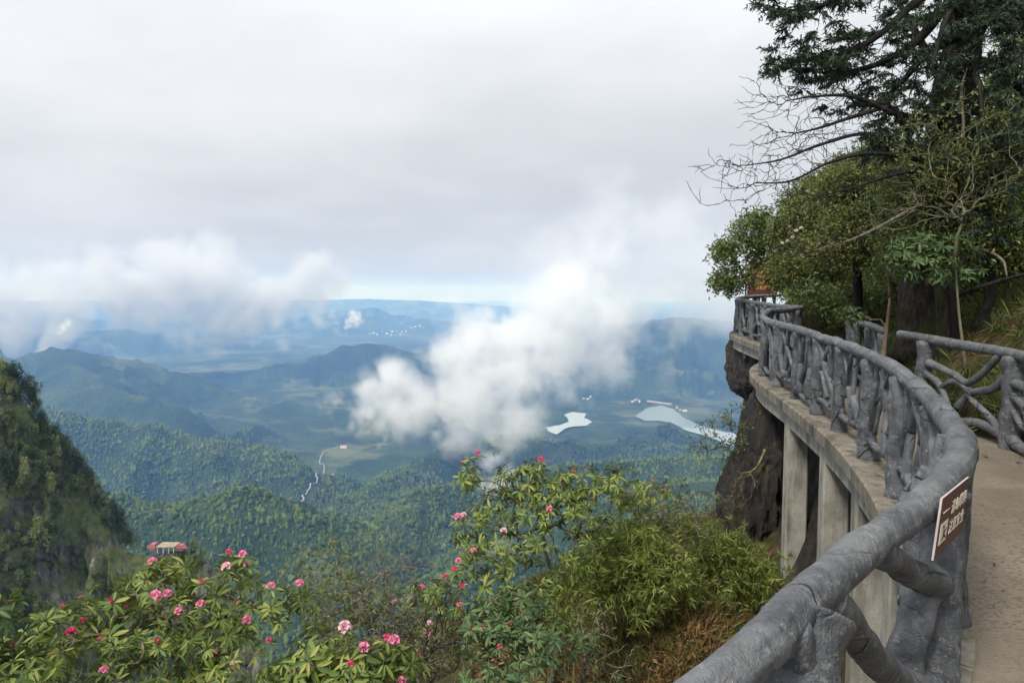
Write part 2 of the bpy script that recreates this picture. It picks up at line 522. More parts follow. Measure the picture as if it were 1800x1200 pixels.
# woods on the hills
n = 200000
a = np.radians(rng.uniform(-43, 43, n)); r = np.sqrt(rng.uniform(380 ** 2, 4300 ** 2, n))
tx, ty = r * np.sin(a), r * np.cos(a)
tz = far_height(tx, ty)
keep = (tz > LAKE_Z + 12) & (fbm(tx / 160, ty / 160, o=4, s=77) + 0.35 * fbm(tx / 1200, ty / 1200, o=2, s=70) < 0.42)
for rp, wd in ((road_pts, 20.0), (trk, 14.0)):
    d, _, _ = seg_dist(tx, ty, rp[:, :2]); d2, _, _ = seg_dist(tx * (1 + 22 / r), ty * (1 + 22 / r), rp[:, :2])
    keep &= (d > wd * 0.7) & (d2 > wd)
tx, ty, tz, r = tx[keep], ty[keep], tz[keep], r[keep]
k = len(tx)
s = np.clip(rng.lognormal(1.08, 0.42, k), 1.3, 8.0) * np.interp(r, [400, 1500, 4000], [0.75, 0.9, 1.15])
pk = rng.choice(6, k, p=[.17, .17, .17, .15, .17, .17])
prot = [proto('round_crown', crown_blob(q, 0.9 + 0.12 * q), M_WOOD_FAR) for q in range(4)] + [proto('cone_crown', crown_blob(9 + q, 1.9, 0.75), M_WOOD_FAR) for q in range(2)]
woods = scatter('woods', np.stack((tx, ty, tz - 1.0), 1), np.stack((s, s, s * rng.uniform(0.8, 1.3, k)), 1), rng.uniform(0, 6.28, k), prot, pk)

# left cliff -----------------------------------------------------------
CREST = catmull([PR(*c) for c in [(-520, 40, 300), (-300, 260, 292), (-120, 485, 285), (0, 640, 280), (58, 728, 278), (100, 796, 277), (142, 842, 276), (180, 896, 274), (218, 960, 272), (258, 972, 271), (300, 966, 270), (340, 972, 268), (390, 1012, 262), (440, 1095, 255), (480, 1200, 245)]], 22)
nc, nw = len(CREST), 250
Wp = np.linspace(-0.35, 1.0, nw)
ci = np.arange(nc)
arc = np.concatenate(([0], np.cumsum(np.linalg.norm(np.diff(CREST, axis=0), axis=1))))
CC, WW = np.meshgrid(ci, Wp, indexing='ij')
def cliff_pt(CC, WW):
    c = CREST[CC]; ar = arc[CC] * 1.0
    dn = np.where(WW > 0, WW, -WW * 1.4)
    hz = np.where(WW > 0, -(62 * np.maximum(WW, 0) ** 1.15 + 6 * np.sqrt(np.abs(WW))), -WW * 120)
    x = c[..., 0] + 0.18 * hz * 0 + 22 * np.maximum(WW, 0)
    y = c[..., 1] + hz
    z = c[..., 2] - 210 * dn
    rib = fbm(x / 11 + 0.4 * fbm(x / 30, z / 60, s=5, o=3), z / 70, o=4, s=31, ridged=True)
    blk = np.round(fbm(x / 16, z / 26, o=3, s=35) * 4) / 4
    rough = fbm(x / 22, z / 22, WW * 6, o=5, s=33)
    env = sstep(0.0, 0.10, np.abs(WW))
    fine_ = fbm(x / 3.2, z / 24, o=3, s=38, ridged=True)
    y = y - env * (1.5 * fine_ + 5.0 * rib + 7.0 * blk + 9 * rough)
    z = z + (1 - env) * 0.8 * rough
    return np.stack((x, y, z), -1)
CP = cliff_pt(CC, WW)
idx = np.arange(nc * nw).reshape(nc, nw)
me = mesh_np('cliff', CP.reshape(-1, 3), np.stack((idx[:-1, :-1], idx[:-1, 1:], idx[1:, 1:], idx[1:, :-1]), -1).reshape(-1, 4))
m, nt, bs = mat_new('cliff_rock'); N = NT(nt)
p = N.pos((0.16, 0.16, 0.03)); q = N.pos()
rock = N.ramp(N.noise(p, 1.0, 7, 0.65), [(0.3, (0.038, 0.036, 0.033)), (0.45, (0.115, 0.110, 0.100)), (0.6, (0.25, 0.238, 0.21)), (0.76, (0.40, 0.36, 0.30))])
moss = N.ramp(N.noise(q, 0.5, 5, 0.65), [(0.3, (0.045, 0.062, 0.028)), (0.55, (0.105, 0.13, 0.052)), (0.75, (0.18, 0.19, 0.085))])
crv = N.mapr(N.noise(N.pos((0.55, 0.55, 0.045)), 1.0, 7, 0.72), 0.40, 0.56, 0.25, 1.0)
rock = N.mix(1.0, rock, N.new('ShaderNodeCombineColor', {0: crv, 1: crv, 2: crv}).outputs[0], 'MULTIPLY')
f = N.mapr(N.noise(q, 0.09, 8, 0.7), 0.43, 0.50)
nt.links.new(N.mix(f, rock, moss), bs.inputs['Base Color'])
bs.inputs['Roughness'].default_value = 0.92
bs.inputs['Specular IOR Level'].default_value = 0.15
nt.links.new(N.bump(N.math('ADD', N.noise(N.pos((0.5, 0.5, 0.09)), 1.0, 7, 0.7), N.math('MULTIPLY', N.noise(q, 1.2, 5, 0.7), 0.5)), 1.0, 1.6), bs.inputs['Normal'])
M_CLIFF = m
tag(obj('cliff', me, M_CLIFF), kind='structure')

def leaf_cluster(seed, blobs, nleaf, size, tall=1.6):
    """loose tree crown of leaf-sprays round a few limbs, unit-ish radius"""
    q = np.random.default_rng(seed)
    b = np.array(blobs)
    w = b[:, 3] ** 2; w = w / w.sum()
    i = q.choice(len(b), nleaf, p=w)
    d = q.normal(0, 1, (nleaf, 3)); d /= np.linalg.norm(d, axis=1)[:, None]
    c = b[i, :3] + d * (b[i, 3] * q.uniform(0.45, 1.05, nleaf) ** 0.6)[:, None]
    return leaf_quads(c, q, size, d)
def leaf_quads(c, q, size, outward=None, ratio=0.55, droop=0.0):
    k = len(c)
    t = q.normal(0, 1, (k, 3)); 
    if outward is not None: t = t + 0.8 * outward
    t[:, 2] -= droop
    t /= np.linalg.norm(t, axis=1)[:, None]
    s = q.normal(0, 1, (k, 3)); s -= t * (s * t).sum(1)[:, None]; s /= np.linalg.norm(s, axis=1)[:, None]
    L = size * q.uniform(0.6, 1.3, k)[:, None]
    nn = np.cross(t, s)
    a, b_, e = c, c + t * L, c + t * L * 0.5
    v = np.stack((a, e + s * L * ratio * 0.5 + nn * L * 0.08, b_ - nn * L * 0.05, e - s * L * ratio * 0.5 + nn * L * 0.08), 1).reshape(-1, 3)
    f = np.arange(4 * k).reshape(k, 4)
    return v, f
def bush_blobs(seed, n=9, tall=1.0):
    q = np.random.default_rng(seed)
    out = []
    for j in range(n):
        h = q.uniform(0.15, 1.0)
        rad = (1 - 0.55 * h) * 0.8
        an = q.uniform(0, 6.28)
        rr_ = q.uniform(0.1, 0.75) * rad
        out.append((math.cos(an) * rr_, math.sin(an) * rr_, h * 1.7 * tall, q.uniform(0.28, 0.46)))
    return out
CL_PROTO = []
for q in range(5):
    v, f = leaf_cluster(40 + q, bush_blobs(40 + q, 10, 0.8 + 0.25 * q), 520, 0.30)
    CL_PROTO.append(proto('cliff_shrub', mesh_np('cliff_shrub', v, f, False), M_CLIFF_LEAF))
n = 20000
cs = rng.integers(0, nc, n); ws = rng.uniform(0.0, 1.0, n) ** 1.15
pp = cliff_pt(cs, ws)
ok = (fbm(pp[:, 0] / 14, pp[:, 2] / 17, o=4, s=51) + 0.25 * (0.5 - ws) > 0.15 + 0.26 * (fbm(pp[:, 0] / 5, pp[:, 2] / 40, o=2, s=52) > 0.25))
pp = pp[ok]; k = len(pp)
s = np.clip(rng.lognormal(0.12, 0.38, k), 0.5, 2.8)
scatter('cliff_scrub', pp + np.array((0, -0.4, -0.6)), np.stack((s, s, s * rng.uniform(0.7, 1.25, k)), 1), rng.uniform(0, 6.28, k), CL_PROTO, rng.integers(0, 5, k))
# trees that stand out along the cliff's skyline, each one a tree
m, nt, bs = mat_new('dark_bark'); N = NT(nt)
nt.links.new(N.ramp(N.noise(N.pos((3, 3, 0.8)), 3.0, 6, 0.7), [(0.3, (0.010, 0.009, 0.008)), (0.6, (0.035, 0.030, 0.024)), (0.8, (0.075, 0.07, 0.055))]), bs.inputs['Base Color'])
bs.inputs['Roughness'].default_value = 0.95
bs.inputs['Specular IOR Level'].default_value = 0.15
nt.links.new(N.bump(N.noise(N.pos((14, 14, 3)), 1.0, 5, 0.7), 0.8, 0.03), bs.inputs['Normal'])
M_BARK = m
M_PINE_FAR = leaf_material('cliff_pine_needles', [(0.25, (0.042, 0.062, 0.032)), (0.5, (0.082, 0.11, 0.050)), (0.8, (0.14, 0.16, 0.07))], 0.85, 0.35, spec=0.1)
def trunk_np(h, r0, r1, bend, seed, sides=7, rings=7):
    q = np.random.default_rng(seed)
    t = np.linspace(0, 1, rings)
    px = bend * t ** 2 + 0.02 * h * np.sin(t * 5 + seed); py = 0.02 * h * np.cos(t * 4 + seed)
    an = np.linspace(0, 2 * math.pi, sides, endpoint=False)
    rad = r0 + (r1 - r0) * t
    v = np.stack((px[:, None] + rad[:, None] * np.cos(an), py[:, None] + rad[:, None] * np.sin(an), np.repeat((h * t)[:, None], sides, 1)), -1).reshape(-1, 3)
    i = np.arange(rings * sides).reshape(rings, sides)
    f = np.stack((i[:-1], np.roll(i, -1, 1)[:-1], np.roll(i, -1, 1)[1:], i[1:]), -1).reshape(-1, 4)
    return v, f
PINES = []
for q in range(4):
    b = []
    rq = np.random.default_rng(70 + q)
    for j in range(13):
        h = 0.25 + 0.75 * j / 12
        for _ in range(2):
            an = rq.uniform(0, 6.28); rad = (1.08 - h) * rq.uniform(0.5, 1.25) * 0.42 + 0.04
            b.append((math.cos(an) * rad, math.sin(an) * rad, h, 0.10 + 0.10 * (1.1 - h)))
    v, f = leaf_cluster(70 + q, b, 900, 0.085)
    cm = mesh_np('crown', v, f, False); cm.materials.append(M_PINE_FAR)
    tm = mesh_np('trunk', *trunk_np(1.0, 0.022, 0.006, 0.03, q)); tm.materials.append(M_BARK)
    PINES.append((tm, cm))
cnt = 0
for ci_ in np.linspace(70, 178, 46):
    c = CREST[int(ci_)] + np.array((rng.uniform(-1, 1), rng.uniform(-1, 4), -0.9))
    hgt = rng.uniform(3.5, 7.5)
    tm, cm = PINES[int(rng.integers(4))]
    o = empty('cliff_pine', c); o.scale = (hgt * rng.uniform(0.85, 1.25),) * 2 + (hgt,); o.rotation_euler = (rng.uniform(-.08, .08), rng.uniform(-.02, .14), rng.uniform(0, 6.28))
    obj('trunk', tm, None, o); cr = obj('crown', cm, None, o); cr['kind'] = 'stuff'
    tag(o, 'dark pine on the skyline of the steep rock wall at the left', 'pine', 'pines along the crest of the left cliff')

# ------------------------------------------------------------------ far houses, dam, lookout
def paint(name, lo, hi, rough=0.8):
    m, nt, bs = mat_new(name); N = NT(nt)
    nt.links.new(N.ramp(N.noise(N.pos(), 0.4, 4, 0.6), [(0.3, lo), (0.7, hi)]), bs.inputs['Base Color'])
    bs.inputs['Roughness'].default_value = rough
    return m
M_WALLW = paint('white_house_wall', (0.55, 0.54, 0.52), (0.78, 0.77, 0.75))
M_WALLB = paint('buff_house_wall', (0.42, 0.36, 0.30), (0.58, 0.52, 0.45))
M_ROOF = paint('red_brown_roof', (0.16, 0.075, 0.055), (0.30, 0.15, 0.11))
M_ROOFG = paint('grey_tile_roof', (0.16, 0.15, 0.15), (0.28, 0.27, 0.26))
def house_meshes(w, d, h, rise):
    x, y = w / 2, d / 2
    wv = [(-x, -y, -3), (x, -y, -3), (x, y, -3), (-x, y, -3), (-x, -y, h), (x, -y, h), (x, y, h), (-x, y, h), (-x, 0, h + rise), (x, 0, h + rise)]
    wm = bpy.data.meshes.new('wall'); wm.from_pydata(wv, [], [(0, 1, 5, 4), (2, 3, 7, 6), (1, 2, 6, 9, 5), (3, 0, 4, 8, 7)])
    e = 0.8
    rv = []
    for s_ in (-1, 1):
        rv += [(-x - e, s_ * (y + e), h - rise * e / y), (x + e, s_ * (y + e), h - rise * e / y), (x + e, 0, h + rise + .05), (-x - e, 0, h + rise + .05)]
    rv += [(a, b, c + 0.5) for a, b, c in rv]
    rm = bpy.data.meshes.new('roof'); rm.from_pydata(rv, [], [(0, 1, 2, 3), (4, 7, 6, 5), (8, 9, 10, 11), (12, 15, 14, 13), (0, 1, 9, 8), (4, 5, 13, 12), (0, 8, 11, 3), (1, 2, 10, 9), (4, 12, 15, 7), (5, 6, 14, 13)])
    return wm, rm
HOUSE = [house_meshes(18, 10, 8, 3), house_meshes(30, 12, 12, 3), house_meshes(14, 12, 16, 2.5)]
def hit_level(u, v, r0): return terrain_hit(u, v, r0)
def far_house(u, v, r0, kind, rot, wallm, scale, label, group):
    p_ = terrain_hit(u, v, r0)
    o = empty('house', p_); o.rotation_euler = (0, 0, rot); o.scale = (scale,) * 3
    wm, rm = HOUSE[kind]
    a_ = obj('wall', wm.copy(), wallm, o); b_ = obj('roof', rm.copy(), M_ROOF if group is None else M_ROOFG, o)
    tag(o, label, 'house', group)
for k, (u, v) in enumerate([(650, 588), (657, 586), (663, 589), (672, 584), (680, 587), (688, 590), (697, 583), (706, 584), (714, 583), (722, 577), (730, 575), (738, 574), (745, 577), (690, 583), (704, 589)]):
    far_house(u, v, 9000, k % 3, k * 0.7, M_WALLW if k % 3 else M_WALLB, 2.0, 'pale house in the village on the distant blue hillside', 'houses of the distant hillside village')
for k, (u, v) in enumerate([(1026, 701), (1034, 702), (1038, 699), (1112, 706), (1118, 704), (1124, 707), (1196, 721), (1204, 723), (1190, 718)]):
    far_house(u, v, 5300, k % 3, k * 0.9, M_WALLW if k % 2 else M_WALLB, 1.1, 'tiny house on the far shore of the big lake', 'houses on the far lake shore')
far_house(604, 787, 2600, 1, 0.1, M_WALLW, 1.2, 'white long house in the valley left below the cloud plume', None)
far_house(584, 836, 1800, 0, 0.6, M_WALLW, 0.9, 'single small white house right of the valley road', None)
# dam: long pale bank with a crest road
A_, B_ = PZ(1138, 703, LAKE_Z + 4), PZ(1181, 709, LAKE_Z + 4)
ax_ = (B_ - A_) / np.linalg.norm(B_ - A_); nx_ = np.array((-ax_[1], ax_[0], 0))
v = []
for p_ in (A_, B_):
    for o_, z_ in ((-50, -22), (-8, 4), (6, 4), (30, -22)): v.append(p_ + nx_ * -o_ + np.array((0, 0, z_ - 4)))
me = bpy.data.meshes.new('dam'); me.from_pydata([tuple(x) for x in v], [], [(0, 1, 5, 4), (1, 2, 6, 5), (2, 3, 7, 6), (0, 4, 7, 3), (0, 3, 2, 1), (4, 5, 6, 7)])
tag(obj('dam', me, paint('pale_dam_face', (0.18, 0.15, 0.13), (0.28, 0.24, 0.21))), 'pale buff dam wall at the far end of the big lake', 'dam')
# lookout on the knob of the left spur
kn = PR(298, 962, 270); kz = kn[2]
lk = empty('lookout_platform', tuple(kn)); lk.scale = (0.8, 0.8, 0.8); tag(lk, 'small reddish lookout platform on the spur end right of the left cliff', 'platform')
M_RED = paint('faded_red_railing', (0.24, 0.075, 0.085), (0.36, 0.14, 0.14)); M_TAN = paint('tan_deck', (0.22, 0.18, 0.12), (0.34, 0.28, 0.19))
def lk_box(name, x0, x1, y0, y1, z0, z1, mat):
    me = bpy.data.meshes.new(name)
    me.from_pydata([(x, y, z) for z in (z0, z1) for y in (y0, y1) for x in (x0, x1)], [], [(0, 2, 3, 1), (4, 5, 7, 6), (0, 1, 5, 4), (2, 6, 7, 3), (0, 4, 6, 2), (1, 3, 7, 5)])
    return obj(name, me, mat, lk)
lk_box('deck', -4.5, 3.5, -3, 3, 1.1, 1.5, M_TAN)
for x_ in (-4.2, -1.6, 0.8, 3.0):
    for y_ in (-2.8, 2.6): lk_box('post', x_, x_ + 0.25, y_, y_ + 0.25, -1.5, 1.12, M_WALLB)
for x0, x1, y0, y1 in ((-8.5, -5.0, -2.6, -2.4), (4.0, 8.6, -2.2, -2.0)):
    lk_box('railing', x0, x1, y0, y1, 0.4, 1.9, M_RED)
lk_box('hut', -7.6, -5.6, -2.2, 1.2, -0.6, 2.2, M_RED)
lk_box('hut', 4.4, 6.6, -1.8, 1.2, -0.8, 1.6, M_RED)
# ------------------------------------------------------------------ cliff walkway
def frames(path):
    t = np.gradient(path, axis=0); t /= np.linalg.norm(t, axis=1)[:, None] + 1e-12
    n = np.zeros_like(t)
    ref = np.array((0, 0, 1.0)) if abs(t[0, 2]) < 0.9 else np.array((1.0, 0, 0))
    n[0] = ref - t[0] * (ref @ t[0]); n[0] /= np.linalg.norm(n[0])
    for i in range(1, len(t)):
        v = n[i - 1] - t[i] * (n[i - 1] @ t[i]); n[i] = v / (np.linalg.norm(v) + 1e-12)
    return t, n, np.cross(t, n)
def tube(path, rad, sides=10, lump=0.0, lscale=6.0, seed=0, cap=True, groove=0.0):
    path = np.asarray(path, float); rad = np.broadcast_to(np.asarray(rad, float), (len(path),))
    t, n, b = frames(path)
    an = np.linspace(0, 2 * math.pi, sides, endpoint=False)
    dirs = n[:, None] * np.cos(an)[None, :, None] + b[:, None] * np.sin(an)[None, :, None]
    rr_ = np.repeat(rad[:, None], sides, 1)
    if lump:
        q = path[:, None] + dirs * rad[:, None, None]
        rr_ = rr_ * (1 + lump * fbm(q[..., 0] * lscale, q[..., 1] * lscale, q[..., 2] * lscale, o=3, s=seed))
    if groove:                              # long bark furrows and knots
        sl = np.concatenate(([0], np.cumsum(np.linalg.norm(np.diff(path, axis=0), axis=1))))[:, None] + 0 * an
        ca, sa = np.cos(an)[None] + 0 * sl, np.sin(an)[None] + 0 * sl
        g1 = fbm(ca * 2.6 + sl * 0.5, sa * 2.6, sl * 1.1, o=3, s=seed + 71, ridged=True)
        g2 = fbm(ca * 1.2, sa * 1.2 + 4, sl * 2.6, o=2, s=seed + 72)
        rr_ = rr_ * (1 + groove * (np.minimum(g1, 0.35) - 0.1) + groove * 1.6 * np.maximum(g2 - 0.25, 0))
    v = (path[:, None] + dirs * rr_[..., None]).reshape(-1, 3)
    k = len(path)
    i = np.arange(k * sides).reshape(k, sides); j = np.roll(i, -1, 1)
    f = [np.stack((i[:-1], j[:-1], j[1:], i[1:]), -1).reshape(-1, 4)]
    if cap:
        c0, c1 = len(v), len(v) + 1
        v = np.vstack((v, path[0] - t[0] * rad[0] * 0.25, path[-1] + t[-1] * rad[-1] * 0.25))
        f.append(np.vstack((np.stack((j[0], i[0], np.full(sides, c0)), -1), np.stack((i[-1], j[-1], np.full(sides, c1)), -1))))
    return v, f
def join(parts):
    vs, qs, ts, off = [], [], [], 0
    for v, f in parts:
        for x in (f if isinstance(f, list) else [f]):
            (qs if x.shape[1] == 4 else ts).append(x + off)
        vs.append(v); off += len(v)
    out = []
    if qs: out.append(np.vstack(qs))
    if ts: out.append(np.vstack(ts))
    return np.vstack(vs), out

# materials
m, nt, bs = mat_new('grey_painted_cement'); N = NT(nt)
p = N.pos()
base = N.ramp(N.noise(p, 7.0, 6, 0.65), [(0.28, (0.026, 0.029, 0.034)), (0.5, (0.062, 0.067, 0.074)), (0.72, (0.13, 0.137, 0.147))])
wear = N.mapr(N.noise(p, 22.0, 6, 0.75), 0.56, 0.68)
base = N.mix(N.math('MULTIPLY', wear, 0.55), base, (0.33, 0.33, 0.325))
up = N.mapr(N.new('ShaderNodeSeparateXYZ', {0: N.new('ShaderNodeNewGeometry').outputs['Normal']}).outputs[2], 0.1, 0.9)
top_pale = N.math('MULTIPLY', up, N.mapr(N.noise(p, 3.0, 4, 0.6), 0.35, 0.7))  # paler tone on upward faces, broken up by noise
base = N.mix(N.math('MULTIPLY', top_pale, 0.4), base, (0.27, 0.28, 0.285))
crk = N.voro(N.new('ShaderNodeMapping', {0: N.mix(0.12, p, N.new('ShaderNodeTexNoise', {'Vector': p, 'Scale': 2.5, 'Detail': 3.0}).outputs[1]), 3: (2.6, 2.6, 4.2)}).outputs[0], 1.0, 'DISTANCE_TO_EDGE')
crack = N.mapr(crk, 0.0, 0.016, 1.0, 0.0)
crack = N.math('MULTIPLY', crack, N.mapr(N.noise(p, 1.7, 2, 0.5), 0.5, 0.58))
base = N.mix(crack, base, (0.018, 0.019, 0.02))
nt.links.new(base, bs.inputs['Base Color'])
bs.inputs['Roughness'].default_value = 0.5
bs.inputs['Specular IOR Level'].default_value = 0.42
h = N.math('ADD', N.math('MULTIPLY', N.noise(p, 16.0, 6, 0.68), 0.8), N.math('MULTIPLY', crack, -0.9))
h = N.math('ADD', h, N.math('MULTIPLY', N.noise(p, 90.0, 3, 0.6), 0.12))
gr = N.noise(N.pos((30, 30, 7)), 1.0, 5, 0.7, 0.6)
h = N.math('ADD', h, N.math('MULTIPLY', gr, 0.7))
nt.links.new(N.bump(h, 0.9, 0.025), bs.inputs['Normal'])
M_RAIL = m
def concrete(name, lo, hi, stain=(0.10, 0.10, 0.085), streak=0.6):
    m, nt, bs = mat_new(name); N = NT(nt); p = N.pos()
    c = N.ramp(N.noise(p, 3.5, 7, 0.65), [(0.3, lo), (0.7, hi)])
    st = N.mapr(N.noise(N.pos((5.0, 5.0, 0.55)), 1.0, 5, 0.65), 0.48, 0.66)
    c = N.mix(N.math('MULTIPLY', st, streak), c, stain)
    mo = N.mapr(N.noise(p, 1.3, 6, 0.7), 0.58, 0.70)
    c = N.mix(N.math('MULTIPLY', mo, 0.5), c, (0.075, 0.085, 0.045))
    pit = N.mapr(N.noise(p, 60.0, 3, 0.7), 0.62, 0.72)
    c = N.mix(N.math('MULTIPLY', pit, 0.5), c, (0.07, 0.068, 0.06))
    nt.links.new(c, bs.inputs['Base Color']); bs.inputs['Roughness'].default_value = 0.9
    bs.inputs['Specular IOR Level'].default_value = 0.2
    nt.links.new(N.bump(N.math('ADD', N.noise(p, 30.0, 5, 0.7), N.math('MULTIPLY', N.noise(p, 4.0, 3, 0.6), 1.4)), 0.6, 0.012), bs.inputs['Normal'])
    return m
M_CONC = concrete('weathered_concrete', (0.17, 0.165, 0.14), (0.33, 0.32, 0.275), (0.075, 0.072, 0.058), 0.7)
M_COPE = concrete('stained_edge_concrete', (0.105, 0.092, 0.072), (0.225, 0.205, 0.168), (0.040, 0.035, 0.026), 0.9)
m, nt, bs = mat_new('brushed_brown_paving'); N = NT(nt); p = N.pos()
c = N.ramp(N.noise(p, 2.2, 6, 0.65), [(0.3, (0.080, 0.067, 0.050)), (0.55, (0.130, 0.113, 0.088)), (0.75, (0.188, 0.167, 0.134))])
pits = N.voro(N.new('ShaderNodeMapping', {0: p, 3: (24, 46, 24)}).outputs[0], 1.0)
pitm = N.math('MULTIPLY', N.mapr(pits, 0.20, 0.42, 1.0, 0.0), N.mapr(N.noise(p, 1.1, 4, 0.6), 0.30, 0.56))
damp = N.mapr(N.noise(p, 0.55, 5, 0.65, 0.8), 0.46, 0.62)
c = N.mix(N.math('MULTIPLY', damp, 0.5), c, (0.060, 0.046, 0.032))
c = N.mix(N.math('MULTIPLY', pitm, 0.72), c, (0.05, 0.034, 0.024))
grit = N.noise(p, 120.0, 3, 0.7)
c = N.mix(N.mapr(grit, 0.35, 0.7, 0.0, 0.55), c, (0.23, 0.195, 0.15))
nt.links.new(c, bs.inputs['Base Color']); bs.inputs['Roughness'].default_value = 0.85
bs.inputs['Specular IOR Level'].default_value = 0.25
hh = N.math('ADD', N.math('MULTIPLY', pitm, -0.9), N.math('MULTIPLY', grit, 0.7))
nt.links.new(N.bump(hh, 0.7, 0.012), bs.inputs['Normal'])
M_PAVE = m

# plan: outer handrail centre line (top rail)
RAIL = np.array([P(1000, 1450, 1.05), P(1130, 1318, 1.25), P(1230, 1224, 1.48), P(1450, 1032, 2.0), P(1590, 914, 2.6), P(1666, 842, 3.1), P(1690, 790, 3.6), P(1668, 738, 4.2), P(1600, 668, 5.4),
                 P(1540, 631, 6.6), P(1480, 606, 8.0), P(1400, 579, 10.2), P(1355, 566, 11.8), P(1342, 555, 12.8), P(1358, 547, 13.6), P(1408, 542, 14.3),
                 P(1375, 539, 16.0), P(1335, 533, 18.0), P(1301, 527, 20.0), P(1299, 524, 21.2), P(1325, 521, 22.4), P(1372, 519, 23.4)])
RR_ = np.array([.050, .052, .054, .059, .064, .070, .073, .066, .060, .058, .060, .058, .058, .058, .058, .058, .06, .06, .06, .06, .06, .06])
RC = catmull(np.column_stack((RAIL, RR_)), 14)          # dense curve x y z radius
# smooth kinks in z
RCs = RC[:, :3]
arcR = np.concatenate(([0], np.cumsum(np.linalg.norm(np.diff(RCs[:, :2], axis=0), axis=1))))
def rail_at(s):
    return np.array([np.interp(s, arcR, RCs[:, i]) for i in range(3)])
def rail_tan(s):
    d = rail_at(s + 0.05) - rail_at(s - 0.05); d[2] = 0
    return d / np.linalg.norm(d)
RAIL_H = 1.02
def floor_rail(s):                                       # deck level under the rail
    z = rail_at(s)[2] - RAIL_H
    return z
S_TURN = arcR[14 * 15]                                   # tip of the recess
S_NEAR = arcR[14 * 5]
INNER = np.array([(5.7, -3.0), (5.6, 3.0), (5.35, 5.5), (5.22, 7.1), (5.15, 9.0), (5.45, 10.2), (5.85, 12.0), (6.5, 13.5), (7.4, 15.5), (7.6, 18.0), (7.7, 20.5), (8.6, 23.0)])
def floor_z(x, y):
    return np.interp(y, [-3, 2, 3.6, 5.4, 8, 10.2, 12.8, 14.3, 18, 20, 23.5], [RAIL[3][2] - RAIL_H - 0.02, RAIL[3][2] - RAIL_H, RAIL[6][2] - RAIL_H, RAIL[8][2] - RAIL_H, RAIL[10][2] - RAIL_H, RAIL[11][2] - RAIL_H, RAIL[13][2] - RAIL_H, RAIL[15][2] - RAIL_H, RAIL[17][2] - RAIL_H, RAIL[18][2] - RAIL_H, RAIL[21][2] - RAIL_H])
walk = empty('cliff_walkway', (3.0, 5.0, 0.0))
tag(walk, 'brown paved concrete walkway on pillars curving round the cliff at right', 'walkway')
def childof(o, root):
    o.parent = root; o.matrix_parent_inverse = Matrix.Translation(root.location).inverted(); return o
def part(name, me, mat, root):
    return childof(obj(name, me, mat), root)
# outer edge line of the slab: rail line offset outwards
def offset_curve(ss, off):
    out = []
    for s in ss:
        t = rail_tan(s); n = np.array((-t[1], t[0], 0))
        p = rail_at(s) + n * off
        out.append(p)
    return np.array(out)
ss = np.linspace(0.1, arcR[-1] - 0.1, 200)
edge = offset_curve(ss, 0.17)
# deck top as a grid between the outer edge and the inner line
inn = catmull(np.column_stack((INNER, np.zeros(len(INNER)))), 30)[:, :2]
def inner_pair(p, frac):
    i = np.argmin(np.abs(inn[:, 1] - p[1])); return inn[i]
# pair outer points to inner line by depth (monotone on y)
rows = []
NW = 26
yprev = -9
outer_path = edge[:, :2]
ytab = np.interp(ss, [ss[0], ss[int(len(ss) * .18)], S_TURN, ss[-1]], [-2.5, 3.5, 15.2, 23.0])
for p, yy in zip(outer_path, ytab):
    q = np.array((np.interp(yy, inn[:, 1], inn[:, 0]) + 0.15, yy))
    t = np.linspace(0, 1, NW)[:, None]
    rows.append(p + (q - p) * t)
rows = np.array(rows)
zz = np.empty(rows.shape[:2])
fl = np.array([floor_rail(s) for s in ss])
for i in range(len(ss)): zz[i] = fl[i] + 0.0 * rows[i, :, 0]
G = np.dstack((rows, zz))
G[..., 2] += 0.008 * fbm(G[..., 0] * 1.3, G[..., 1] * 1.3, o=3, s=2)
idx = np.arange(G.shape[0] * NW).reshape(-1, NW)
part('paving', mesh_np('paving', G.reshape(-1, 3), np.stack((idx[:-1, :-1], idx[:-1, 1:], idx[1:, 1:], idx[1:, :-1]), -1).reshape(-1, 4)), M_PAVE, walk)
def sweep_profile(ss_, prof, close=True):
    """profile of (offset outward, z rel floor) swept along the rail line"""
    k, n = len(ss_), len(prof)
    v = []
    for s in ss_:
        t = rail_tan(s); nn = np.array((-t[1], t[0], 0)); b = rail_at(s)
        z = floor_rail(s)
        for o_, dz in prof: v.append((b[0] + nn[0] * o_, b[1] + nn[1] * o_, z + dz))
    v = np.array(v); i = np.arange(k * n).reshape(k, n); j = np.roll(i, -1, 1)
    f = np.stack((i[:-1], j[:-1], j[1:], i[1:]), -1).reshape(-1, 4)
    caps = np.vstack((i[0][::-1], i[-1]))
    return v, [f, caps] if n != 4 else [np.vstack((f, caps))]
# slab and edge coping in cast lengths, beam under it
s = 0.15
while s < arcR[-1] - 1.0:
    L = rng.uniform(0.95, 1.2)
    q = np.linspace(s + 0.006, s + L - 0.006, 7)
    d = rng.uniform(-0.012, 0.012)
    v, f = sweep_profile(q, [(0.19 + d, 0.012), (0.215 + d, -0.01), (0.21 + d, -0.15), (-0.10, -0.15), (-0.10, 0.010)])
    part('edge_coping', mesh_np('edge_coping', v, f, False), M_COPE, walk)
    s += L
for a_, b_ in ((0.15, S_TURN), (S_TURN + 0.05, arcR[-1] - 1.0)):
    q = np.arange(a_, b_, 0.12)
    v, f = sweep_profile(q, [(0.10, -0.152), (0.10, -0.41), (-0.16, -0.41), (-0.16, -0.152)])
    part('edge_beam', mesh_np('edge_beam', v, f, False), M_CONC, walk)
    v, f = sweep_profile(q, [(-0.162, -0.06), (-0.162, -0.24), (-1.0, -0.24), (-1.0, -0.06)])
    part('deck_slab', mesh_np('deck_slab', v, f, False), M_CONC, walk)
